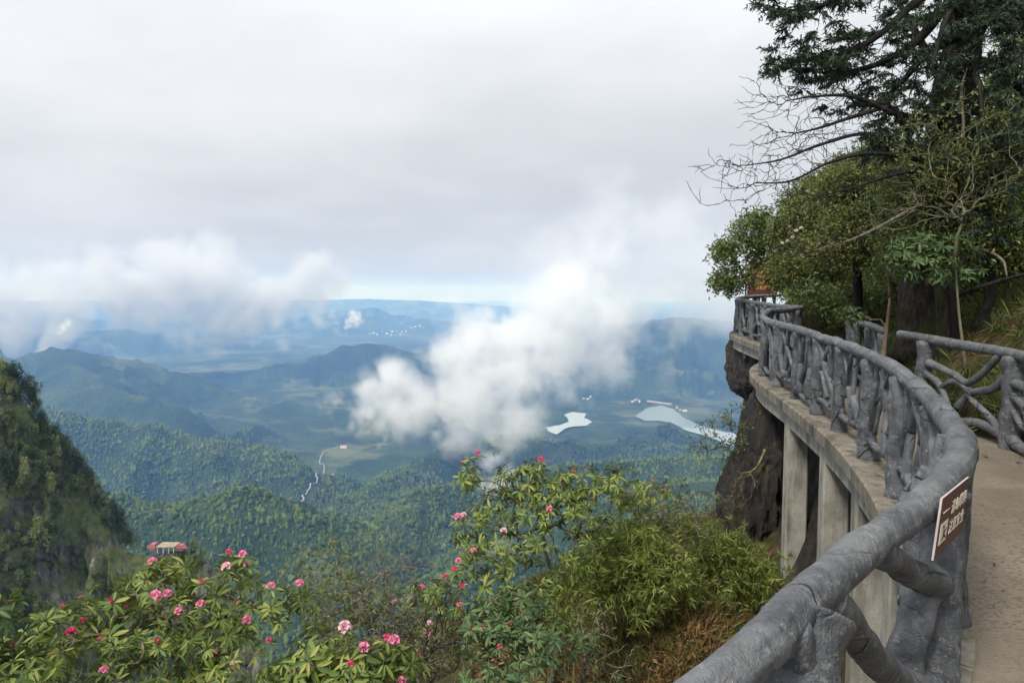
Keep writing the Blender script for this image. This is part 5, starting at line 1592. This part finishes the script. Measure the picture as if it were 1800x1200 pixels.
# evergreen broadleaf trees up the hillside --------------------------------
M_EVER = leaf_material('evergreen_leaf', [(0.2, (0.042, 0.070, 0.024)), (0.45, (0.092, 0.132, 0.040)), (0.65, (0.16, 0.195, 0.060)), (0.85, (0.25, 0.26, 0.095))], 0.42, 0.42, True, spec=0.4)
M_EVER_B = leaf_material('yellowish_evergreen_leaf', [(0.2, (0.050, 0.070, 0.022)), (0.45, (0.105, 0.135, 0.036)), (0.65, (0.18, 0.195, 0.054)), (0.85, (0.29, 0.255, 0.09))], 0.42, 0.42, True, spec=0.4)
def broadleaf(label, ub, dep, lean, spec, seed, mat, leaf=0.10, per=16, lsc=0.72, rt=0.006, tr=(0.12, 0.04), flowers=()):
    q = np.random.default_rng(seed)
    leaf = leaf * lsc; per = int(per * 1.35)
    spec = [(a, b, c_, d_, e, f, int(n_ * 1.6)) for a, b, c_, d_, e, f, n_ in spec]
    tips, axes = ellipse_tips(spec, q, 0.45)
    base = base_at(ub, dep, -0.1)
    root = empty('evergreen_tree', tuple(base)); tag(root, label, 'tree')
    lean = np.asarray(lean)
    tk = catmull([base, base * .6 + lean * .4 + q.normal(0, .12, 3), lean], 8)
    wood(root, grow(tk, tips, seed, rt, 0.42, 0.2), M_MOSSBARK if seed % 2 else M_DARKTWIG, 0.025, tr)
    k = len(tips) * per
    c = np.repeat(tips, per, 0) + q.normal(0, 1, (k, 3)) * 0.11
    d = np.repeat(axes, per, 0); d = d / np.linalg.norm(d, axis=1)[:, None]
    o = part('crown', mesh_np('crown', *leaf_quads(c, q, leaf, d * 0.5, 0.42, 0.25), False), mat, root); o['kind'] = 'stuff'
    for (u, v, dp, kd, sz) in flowers: put_flower(root, P(u, v, dp), kd, sz, q)
    return root
broadleaf('evergreen tree whose leafy branch reaches furthest left over the far platform', 1420, 21, P(1400, 470, 20.5),
          [(1275, 445, 26, 26, 19.5, .7, 40), (1290, 490, 34, 22, 19.5, .7, 40), (1268, 498, 20, 10, 19.5, .5, 14), (1320, 410, 34, 34, 20, .9, 60), (1360, 440, 40, 40, 20, 1.2, 90), (1335, 380, 20, 18, 20, .6, 20), (1390, 490, 46, 28, 20.5, 1.2, 90)],
          102, M_EVER, 0.17, 14, tr=(0.16, 0.06))
broadleaf('rounded evergreen with pale blossoms above the far platform', 1450, 18, P(1440, 430, 17.5),
          [(1400, 395, 44, 40, 17, 1.0, 110), (1450, 370, 50, 44, 17, 1.0, 120), (1430, 440, 60, 36, 17, 1.0, 110), (1390, 470, 40, 26, 17.2, .9, 60), (1470, 490, 50, 30, 17.5, .9, 80)],
          103, M_EVER_B, 0.14, 15, tr=(0.16, 0.06), flowers=[(1400, 406, 16.2, 4, .10), (1408, 402, 16.2, 4, .11), (1393, 418, 16.2, 4, .09), (1375, 428, 16.3, 4, .09), (1384, 424, 16.3, 4, .08), (1478, 362, 16, 4, .09)])
broadleaf('yellow-green evergreen filling the gap behind the bare twigs', 1500, 14.5, P(1500, 380, 14),
          [(1480, 330, 50, 40, 14, 1.0, 110), (1530, 320, 50, 50, 14, 1.0, 110), (1500, 400, 60, 44, 13.6, 1.0, 130), (1450, 440, 50, 30, 13.8, .9, 80), (1540, 440, 50, 36, 13.5, .9, 90)],
          104, M_EVER_B, 0.125, 15, tr=(0.13, 0.05))
broadleaf('dark evergreen close behind the big fir trunk', 1600, 13.5, P(1600, 330, 13.2),
          [(1560, 350, 50, 50, 13, .9, 100), (1600, 420, 60, 40, 12.8, .9, 110), (1620, 300, 60, 60, 13.2, 1.0, 130), (1580, 480, 50, 30, 12.8, .8, 70)],
          105, M_EVER, 0.12, 15, tr=(0.13, 0.05))
broadleaf('bushy evergreen at the right edge above the hillside railing', 1760, 12, P(1750, 350, 12),
          [(1720, 400, 60, 50, 11.8, .9, 120), (1780, 380, 60, 60, 11.6, .9, 130), (1740, 460, 70, 36, 11.6, .9, 120), (1700, 330, 50, 50, 12.2, .9, 90), (1810, 440, 50, 60, 11.2, .9, 110)],
          106, M_EVER, 0.115, 15, tr=(0.11, 0.04))
broadleaf('tall dark evergreen at the upper right corner behind the fir', 1800, 15, P(1790, 150, 15),
          [(1760, 240, 60, 60, 14.6, 1.1, 120), (1800, 140, 60, 70, 14.6, 1.1, 120), (1780, 310, 70, 50, 14.4, 1.1, 110), (1830, 40, 60, 70, 14.6, 1.1, 100), (1735, 190, 40, 60, 14.8, 1.0, 60)],
          107, M_EVER, 0.14, 14, tr=(0.16, 0.06))
broadleaf('shadowed evergreen low behind the short leaning railing', 1480, 17, P(1470, 530, 16.8),
          [(1430, 520, 50, 26, 16.5, .9, 80), (1490, 540, 50, 26, 16.2, .8, 80), (1530, 520, 40, 30, 15.5, .8, 60)], 109, M_EVER, 0.13, 15, tr=(0.10, 0.04))
broadleaf('light green evergreen between the fir trunk and the right edge', 1690, 13.5, P(1690, 330, 13.2),
          [(1660, 390, 50, 50, 12.4, .8, 90), (1700, 300, 60, 50, 13, .9, 90), (1730, 380, 50, 50, 12.6, .8, 80), (1640, 480, 40, 30, 12.0, .6, 50), (1690, 500, 50, 30, 11.8, .6, 60), (1760, 520, 60, 30, 11.4, .6, 60)], 110, M_EVER_B, 0.12, 15, tr=(0.10, 0.04))
broadleaf('tall thin-crowned evergreen rising over the rounded ones', 1540, 19, P(1530, 330, 18.5),
          [(1500, 300, 40, 34, 18, 1.2, 80), (1550, 270, 44, 40, 18, 1.2, 90), (1440, 330, 40, 26, 18, 1.0, 60), (1400, 350, 30, 24, 18.5, 1.0, 40)], 111, M_EVER, 0.15, 14, tr=(0.14, 0.05))
broadleaf('fresh green small-leaved tree spreading right in front of the fir trunk', 1712, 9.9, P(1700, 400, 9.9),
          [(1600, 330, 50, 44, 9.7, .5, 70), (1660, 300, 50, 44, 9.6, .5, 70), (1720, 350, 50, 50, 9.6, .5, 80), (1770, 420, 44, 50, 9.6, .5, 80), (1690, 420, 60, 30, 9.7, .5, 70), (1590, 410, 40, 36, 9.9, .5, 50), (1760, 250, 44, 50, 9.8, .5, 60)], 112, M_EVER_B, 0.11, 9, tr=(0.06, 0.03), rt=0.004)
# rhododendron with big fresh leaves hanging before the trunk
rhododendron('rhododendron', 'rhododendron bough with large fresh green leaves hanging before the big trunk', base_at(1561, 10.15), P(1565, 520, 9.9),
             [(1580, 455, 40, 26, 9.3, .4, 22), (1630, 470, 46, 24, 9.1, .4, 26), (1670, 440, 40, 26, 9.1, .35, 18), (1610, 430, 40, 20, 9.3, .4, 14), (1500, 555, 26, 18, 10.4, .3, 12), (1690, 480, 30, 20, 9.2, .3, 10)],
             27, 0.17, (6, 9), [(1484, 522, 10.3, 3, .05)], M_RHODO_B, droop=(0.8, 1.6), wmat=M_LIGHTBARK, many=200, r_tip=0.006)
# slim dark trunk with an arching bough right of the fir
sl = base_at(1672, 9.8)
slim = empty('slim_tree', tuple(sl)); tag(slim, 'slim black trunk with one long horizontal bough right of the fir', 'tree')
part('trunk', mesh_np('trunk', *tube(catmull([sl, P(1672, 520, 9.8), P(1680, 485, 9.8), P(1676, 430, 9.9), P(1690, 300, 10)], 8), np.linspace(0.085, 0.03, 33), 10, 0.3, 6, 5)), M_DARKTWIG, slim)
part('limb', mesh_np('limb', *tube(catmull([P(1672, 540, 9.8), P(1690, 516, 9.7), P(1730, 502, 9.5), P(1800, 482, 9.3), P(1900, 470, 9.0)], 8), np.linspace(0.035, 0.02, 33), 8, 0.25, 8, 6)), M_DARKTWIG, slim)
part('limb', mesh_np('limb', *tube(catmull([P(1682, 470, 9.8), P(1720, 440, 9.4), P(1760, 455, 9.2), P(1770, 485, 9.1)], 8), np.linspace(0.03, 0.012, 25), 8, 0.25, 8, 7)), M_TWIG, slim)

# bare shrubs -------------------------------------------------------------
def bare_shrub(label, base, spec, seed, mat, rt=0.0028, buds=0.0, bend=0.12):
    q = np.random.default_rng(seed)
    rt *= 0.62; bend = min(bend, 0.06)
    spec = [(a, b, c_, d_, e, f, int(n_ * 1.7)) for a, b, c_, d_, e, f, n_ in spec]
    tips, _ = ellipse_tips(spec, q, 0.5)
    root = empty('bare_shrub', tuple(base)); tag(root, label, 'shrub')
    top = tips.mean(0) * 0.55 + np.asarray(base) * 0.45
    tk = catmull([base, (np.asarray(base) + top) / 2 + q.normal(0, .06, 3), top], 6)
    wood(root, grow(tk, tips, seed, rt, 0.38, bend), mat, 0.010, (0.020, 0.007))
    if buds:
        k = int(len(tips) * buds)
        o = part('foliage', mesh_np('foliage', *leaf_quads(np.repeat(tips[:k], 4, 0) + q.normal(0, .03, (4 * k, 3)), q, 0.05, None, 0.5), False), M_EVER_B, root); o['kind'] = 'stuff'
bare_shrub('tangle of leafless grey twigs between the two flowering bushes', base_at(640, 6.2), [(600, 1060, 80, 60, 6.0, .6, 90), (680, 1040, 80, 70, 6.0, .6, 100), (740, 1080, 60, 60, 5.8, .5, 60), (560, 1110, 60, 40, 5.6, .4, 50), (660, 1110, 110, 50, 5.6, .5, 120)], 51, M_TWIG, 0.0036, 0.12)
bare_shrub('fine leafless twigs rising behind the lower-left bush', base_at(560, 8.5), [(560, 1000, 70, 60, 8.0, .6, 70), (640, 990, 60, 60, 8.2, .6, 60), (720, 960, 60, 70, 8.2, .6, 60)], 52, M_TWIG, 0.0034, 0.25)
bare_shrub('wiry twigs with small leaves sticking out from the rock pillar over the lake', P(1335, 800, 12.1), [(1270, 760, 50, 40, 12.0, .6, 70), (1250, 790, 46, 30, 12.0, .5, 40), (1300, 730, 30, 30, 12.2, .4, 30)], 53, M_DARKTWIG, 0.004, 0.9, 0.35)
bare_shrub('pale dead twigs hanging against the dark rock pillar', P(1345, 790, 11.5), [(1310, 850, 26, 30, 11.2, .3, 26), (1295, 880, 20, 16, 11.2, .25, 12)], 54, M_LIGHTBARK, 0.0045)
bare_shrub('arching bare branches over the bamboo clump', base_at(1190, 8.0), [(1190, 900, 70, 40, 7.9, .5, 60), (1130, 930, 60, 30, 7.7, .5, 40), (1230, 930, 40, 50, 8.2, .4, 40)], 55, M_TWIG, 0.0038)
bare_shrub('thin leafless shrub in front of the compact blue-green rhododendron', base_at(770, 5.0), [(760, 1130, 70, 60, 4.9, .4, 60), (700, 1140, 60, 50, 4.9, .4, 60), (800, 1080, 60, 60, 5.2, .4, 50)], 56, M_DARKTWIG, 0.0028)
bare_shrub('mossy bare twigs crossing in front of the big fir trunk', base_at(1700, 8.9), [(1620, 250, 60, 60, 8.8, .5, 50), (1700, 220, 70, 80, 8.8, .6, 70), (1650, 340, 80, 50, 8.7, .5, 60), (1560, 360, 60, 50, 8.8, .5, 40), (1760, 300, 50, 60, 8.9, .5, 40)], 57, bark('mossy_twig', (0.06, 0.06, 0.035), (0.12, 0.12, 0.075), (0.21, 0.20, 0.13)), 0.0042, 0.35)
# ground cover ---------------------------------------------------------------
def cover(name, n, area, q, L, w, mat, per=7, up=1.0, cond=None, fall=0.0, spread=0.6, sink=0.02):
    x = q.uniform(area[0], area[1], n); y = q.uniform(area[2], area[3], n)
    sd_, fz = rail_sd(x, y); z = ground_z(x, y)
    ok = np.ones(n, bool) if cond is None else cond(x, y, sd_)
    x, y, z = x[ok], y[ok], z[ok]
    tips = np.stack((x, y, z - sink), 1); ax = np.tile(np.array((0, 0, up)), (len(x), 1)) + q.normal(0, .2, (len(x), 3))
    o = obj(name, mesh_np(name, *blades(tips, ax, q, per, L, w, fall, spread), False), mat)
    return tag(o, kind='stuff')
q = np.random.default_rng(77)
M_GRASSG = leaf_material('green_slope_grass', [(0.2, (0.035, 0.055, 0.014)), (0.5, (0.085, 0.105, 0.026)), (0.8, (0.19, 0.175, 0.055))], 0.6, 0.3, True)
M_DRY = leaf_material('dry_orange_fern', [(0.2, (0.075, 0.034, 0.014)), (0.45, (0.155, 0.082, 0.032)), (0.65, (0.25, 0.145, 0.055)), (0.85, (0.34, 0.245, 0.11))], 0.7, 0.25, True)
M_DARKGR = leaf_material('dark_olive_bamboo_grass', [(0.2, (0.026, 0.038, 0.011)), (0.5, (0.062, 0.078, 0.021)), (0.8, (0.135, 0.14, 0.042))], 0.6, 0.3, True)  # dark olive green leaf tones, varied at random
M_LITTER = leaf_material('fallen_leaves', [(0.2, (0.040, 0.024, 0.014)), (0.45, (0.115, 0.062, 0.030)), (0.65, (0.22, 0.115, 0.045)), (0.85, (0.32, 0.235, 0.16))], 0.8, 0.1, True)
outside = lambda x, y, s: (s > 0.25)
patch = lambda sc, th, sd: (lambda x, y, s: (s > 0.25) & (fbm(x / sc, y / sc, o=3, s=sd) > th))
cover('green_grass', 5200, (0, 5.2, 4.0, 11.5), q, 0.24, 0.009, M_GRASSG, 14, 1.0, patch(0.5, 0.02, 5), 0.1, 0.7)
cover('dry_fern', 5200, (0, 4.0, 3.8, 9.5), q, 0.21, 0.012, M_DRY, 12, 0.6, patch(0.6, -0.40, 9), 0.3, 0.9)
cover('low_scrub', 1600, (-9, 2, 4, 11), q, 0.20, 0.022, M_DARKGR, 12, 0.9, outside, 0.1, 0.8)
def litter(name, n, area, q, size, mat, cond):
    x = q.uniform(area[0], area[1], n); y = q.uniform(area[2], area[3], n)
    s_, _ = rail_sd(x, y); ok = cond(x, y, s_); x, y = x[ok], y[ok]
    c = np.stack((x, y, ground_z(x, y) + q.uniform(0.0, 0.05, len(x))), 1)
    o = obj(name, mesh_np(name, *leaf_quads(c, q, size, None, 0.5), False), mat); tag(o, kind='stuff')
litter('leaf_litter', 30000, (-0.5, 5, 3.5, 10.5), q, 0.062, M_LITTER, outside)
hillc = lambda x, y, s: (x > np.interp(y, inn[:, 1], inn[:, 0]) + 0.15)
cover('hillside_bamboo_grass', 5600, (4.8, 13, 4, 20), q, 0.30, 0.016, M_DARKGR, 11, 1.0, hillc, 0.25, 0.75)
cover('hillside_fresh_grass', 4200, (4.8, 11, 4, 15), q, 0.26, 0.013, M_BAMBOO, 9, 1.0, lambda x, y, s: hillc(x, y, s) & (fbm(x / 1.2, y / 1.2, o=3, s=19) > -0.15), 0.25, 0.75)

x = q.uniform(1.2, 6.2, 420); y = q.uniform(2.2, 13.0, 420)
s_, fz = rail_sd(x, y); xi = np.interp(y, inn[:, 1], inn[:, 0])
ok = (s_ < -0.12) & (x < xi - 0.05) & ((s_ > -0.5) | (xi - x < 0.6) | (q.random(420) < 0.12))
zf = np.interp(y, G[:, 12, 1], G[:, 12, 2])
c = np.stack((x, y, np.array([floor_rail(arcR[int(np.argmin((RCs[:, 0] - a) ** 2 + (RCs[:, 1] - b) ** 2))]) for a, b in zip(x, y)]) + 0.012), 1)[ok]
v, f = leaf_quads(c, q, 0.055, None, 0.5); v[:, 2] = np.repeat(c[:, 2], 4) + np.abs(v[:, 2] - np.repeat(c[:, 2], 4)) * 0.25
tag(obj('fallen_leaves', mesh_np('fallen_leaves', v, f, False), M_LITTER), kind='stuff')
# ------------------------------------------------------------------ haze and low clouds
def box_mesh(name, x0, x1, y0, y1, z0, z1):
    v = [(x, y, z) for z in (z0, z1) for y in (y0, y1) for x in (x0, x1)]
    f = [(0, 2, 3, 1), (4, 5, 7, 6), (0, 1, 5, 4), (2, 6, 7, 3), (0, 4, 6, 2), (1, 3, 7, 5)]
    me = bpy.data.meshes.new(name); me.from_pydata(v, [], f); return me
def vol_mat(name, color, density, aniso=0.0, attr=None):
    m = bpy.data.materials.new(name); m.use_nodes = True
    n, l = m.node_tree.nodes, m.node_tree.links
    n.clear()
    pv = n.new('ShaderNodeVolumePrincipled')
    pv.inputs['Color'].default_value = (*color, 1)
    pv.inputs['Density'].default_value = density
    pv.inputs['Density Attribute'].default_value = attr or ''
    pv.inputs['Anisotropy'].default_value = aniso
    out = n.new('ShaderNodeOutputMaterial')
    l.new(pv.outputs[0], out.inputs['Volume'])
    return m
HAZE_TOP = 520.0
haze = obj('haze', box_mesh('haze', -66000, 66000, -2500, 66000, -1500, HAZE_TOP), vol_mat('haze_air', (0.22, 0.45, 1.0), 7.6e-5))
pv_ = haze.data.materials[0].node_tree.nodes['Principled Volume']
pv_.inputs['Absorption Color'].default_value = (1, 1, 1, 1)      # thin air scatters blue and absorbs nothing
tag(haze, kind='stuff')

def cloud(name, label, pts, res, dens, noise_scale, amp, soft, seed, detail=6.0, kind=None, color=(0.985, 0.99, 1.0), squash=1.0, pad=1.25, cat='cloud', group=None):
    """pts: (x, y, z, radius) puffs; a fog volume grown round them and frayed by noise"""
    pts = np.asarray(pts, float)
    c = pts[:, :3].mean(0)
    me = bpy.data.meshes.new(name)
    me.from_pydata([tuple(p) for p in (pts[:, :3] - c)], [], [])
    fattr(me, 'puff', pts[:, 3])
    o = obj(name, me, None, loc=c)
    g = bpy.data.node_groups.new(name + '_volume', 'GeometryNodeTree')
    g.interface.new_socket('Geometry', in_out='INPUT', socket_type='NodeSocketGeometry')
    g.interface.new_socket('Geometry', in_out='OUTPUT', socket_type='NodeSocketGeometry')
    n, l = g.nodes, g.links
    def nn(t, **k):
        x = n.new(t)
        for a, b in k.items(): setattr(x, a, b)
        return x
    gi, go = nn('NodeGroupInput'), nn('NodeGroupOutput')
    posn = nn('GeometryNodeInputPosition')
    prox = nn('GeometryNodeProximity', target_element='POINTS')
    l.new(gi.outputs[0], prox.inputs[0])
    near = nn('GeometryNodeSampleNearest', domain='POINT')
    l.new(gi.outputs[0], near.inputs[0])
    # warp the sample position a little for billows
    warp = nn('ShaderNodeTexNoise')
    warp.inputs['Scale'].default_value = 1.0 / (noise_scale * 1.6)
    warp.inputs['Detail'].default_value = 3.0
    off = nn('ShaderNodeVectorMath', operation='ADD'); off.inputs[1].default_value = (seed * 913.0, seed * 371.0, seed * 77.0)
    l.new(posn.outputs[0], off.inputs[0])
    l.new(off.outputs[0], warp.inputs['Vector'])
    sub = nn('ShaderNodeVectorMath', operation='SUBTRACT'); sub.inputs[1].default_value = (0.5, 0.5, 0.5)
    l.new(warp.outputs[1], sub.inputs[0])
    sca = nn('ShaderNodeVectorMath', operation='SCALE'); sca.inputs['Scale'].default_value = noise_scale * 1.1
    l.new(sub.outputs[0], sca.inputs[0])
    wp = nn('ShaderNodeVectorMath', operation='ADD')
    l.new(posn.outputs[0], wp.inputs[0]); l.new(sca.outputs[0], wp.inputs[1])
    l.new(wp.outputs[0], prox.inputs['Sample Position'] if 'Sample Position' in prox.inputs else prox.inputs['Source Position'])
    l.new(wp.outputs[0], near.inputs['Sample Position'])
    na = nn('GeometryNodeInputNamedAttribute', data_type='FLOAT'); na.inputs['Name'].default_value = 'puff'
    si = nn('GeometryNodeSampleIndex', data_type='FLOAT', domain='POINT')
    l.new(gi.outputs[0], si.inputs[0]); l.new(na.outputs[0], si.inputs[1]); l.new(near.outputs[0], si.inputs['Index'])
    def mth(op, a, b):
        x = nn('ShaderNodeMath', operation=op)
        for i, v in enumerate((a, b)):
            if isinstance(v, (int, float)): x.inputs[i].default_value = v
            else: l.new(v, x.inputs[i])
        return x.outputs[0]
    body = mth('SUBTRACT', 1.0, mth('DIVIDE', prox.outputs['Distance'], si.outputs[0]))
    fb = nn('ShaderNodeTexNoise')
    fb.inputs['Scale'].default_value = 1.0 / noise_scale
    fb.inputs['Detail'].default_value = detail
    fb.inputs['Roughness'].default_value = 0.66
    l.new(off.outputs[0], fb.inputs['Vector'])
    tot = mth('ADD', body, mth('MULTIPLY', mth('SUBTRACT', fb.outputs[0], 0.5), amp))
    mr = nn('ShaderNodeMapRange', interpolation_type='SMOOTHSTEP')
    mr.inputs[1].default_value = 0.0; mr.inputs[2].default_value = soft
    l.new(tot, mr.inputs[0])
    vc = nn('GeometryNodeVolumeCube')
    l.new(mr.outputs[0], vc.inputs['Density'])
    lo = (pts[:, :3] - pts[:, 3:4] * pad).min(0) - c
    hi = (pts[:, :3] + pts[:, 3:4] * pad).max(0) - c
    vc.inputs['Min'].default_value = lo; vc.inputs['Max'].default_value = hi
    cell = ((hi - lo).max()) / res
    for i, ax in enumerate('XYZ'):
        vc.inputs['Resolution ' + ax].default_value = max(8, int((hi - lo)[i] / cell))
    sm = nn('GeometryNodeSetMaterial')
    mat = vol_mat(name + '_vapour', color, dens, 0.15, 'density')
    sm.inputs['Material'].default_value = mat
    l.new(vc.outputs[0], sm.inputs[0]); l.new(sm.outputs[0], go.inputs[0])
    me.materials.append(mat)
    md = o.modifiers.new('volume', 'NODES'); md.node_group = g
    tag(o, label, cat, group, kind)
    return o
def puffs(ctrl, n, jit, seed):
    """ctrl: (u, v, r, radius px) along a spine -> n random puffs"""
    q = np.random.default_rng(seed)
    c = catmull(ctrl, 24)
    out = []
    for _ in range(n):
        u, v, r, w = c[q.integers(len(c))]
        rad = w * r / FPX
        p = PR(u, v, r) + q.normal(0, 1, 3) * rad * jit
        out.append((*p, rad * q.uniform(0.55, 1.05)))
    return out

plume = puffs([(635, 702, 3250, 20), (690, 702, 3250, 46), (760, 694, 3250, 62), (840, 662, 3280, 64), (910, 620, 3320, 64), (980, 578, 3380, 68), (1050, 535, 3450, 72)], 140, 0.52, 5)
plume += puffs([(740, 745, 3200, 30), (800, 766, 3180, 16), (650, 752, 3220, 18), (620, 735, 3240, 12)], 22, 0.7, 6)
cloud('cloud', 'bright white cloud plume rising out of the valley beside the lakes', plume, 210, 0.0090, 190.0, 3.8, 1.05, 3, kind='stuff', pad=1.6, color=(0.962, 0.97, 0.98))
veil = puffs([(960, 500, 3450, 52), (1010, 470, 3500, 70), (1060, 445, 3600, 80), (1110, 440, 3700, 82), (1160, 460, 4000, 76), (1210, 480, 4600, 66), (1260, 500, 5400, 58), (1310, 510, 6000, 52), (1370, 505, 6400, 52)], 110, 0.5, 15)
cloud('cloud', 'soft grey cloud veil above the plume over the blue mountain', veil, 110, 0.0036, 300.0, 3.4, 1.4, 8, kind='stuff', detail=5, pad=1.5, color=(0.88, 0.89, 0.91))
bank = puffs([(-350, 510, 7600, 66), (0, 520, 7600, 60), (150, 522, 7600, 54), (300, 514, 7500, 54), (420, 516, 7500, 52), (520, 508, 7400, 44), (590, 496, 7300, 32)], 170, 0.42, 16)
bank += puffs([(40, 562, 7400, 20), (160, 556, 7400, 18), (270, 556, 7400, 18), (430, 560, 7300, 20), (560, 545, 7200, 16), (610, 560, 7200, 8)], 60, 0.9, 17)
cloud('cloud', 'wide low grey cloud bank hiding the far hills on the left', bank, 140, 0.0058, 520.0, 2.6, 1.0, 4, kind='stuff', detail=6, color=(0.85, 0.86, 0.88))  # vapour colour greyed to imitate a cloud lying in shade
for k, (u, v, r, w, lab) in enumerate([
        (115, 572, 7000, 8, 'tiny bright cloud puff above the hills at the far left'),
        (622, 562, 7000, 12, 'small white cloud scrap beside the far village'),
        (868, 840, 1750, 26, 'white wisp of mist rising behind the middle rhododendron'),
        (580, 708, 4300, 18, 'thin wisp of mist on the dark slope left of the plume')]):
    pf = puffs([(u - w * 0.6, v + w * 0.8, r, w * 0.6), (u, v, r, w * 0.9), (u + w * 0.7, v - w * 0.9, r, w * 0.6)], 16, 0.5, 30 + k)
    cloud('cloud', lab, pf, 48, 0.5 / (w * r / FPX) * (2.4, 2.4, 1.5, 0.45)[k], w * r / FPX * 1.1, 3.4, 1.1, 20 + k, kind='stuff', detail=5, pad=1.5)
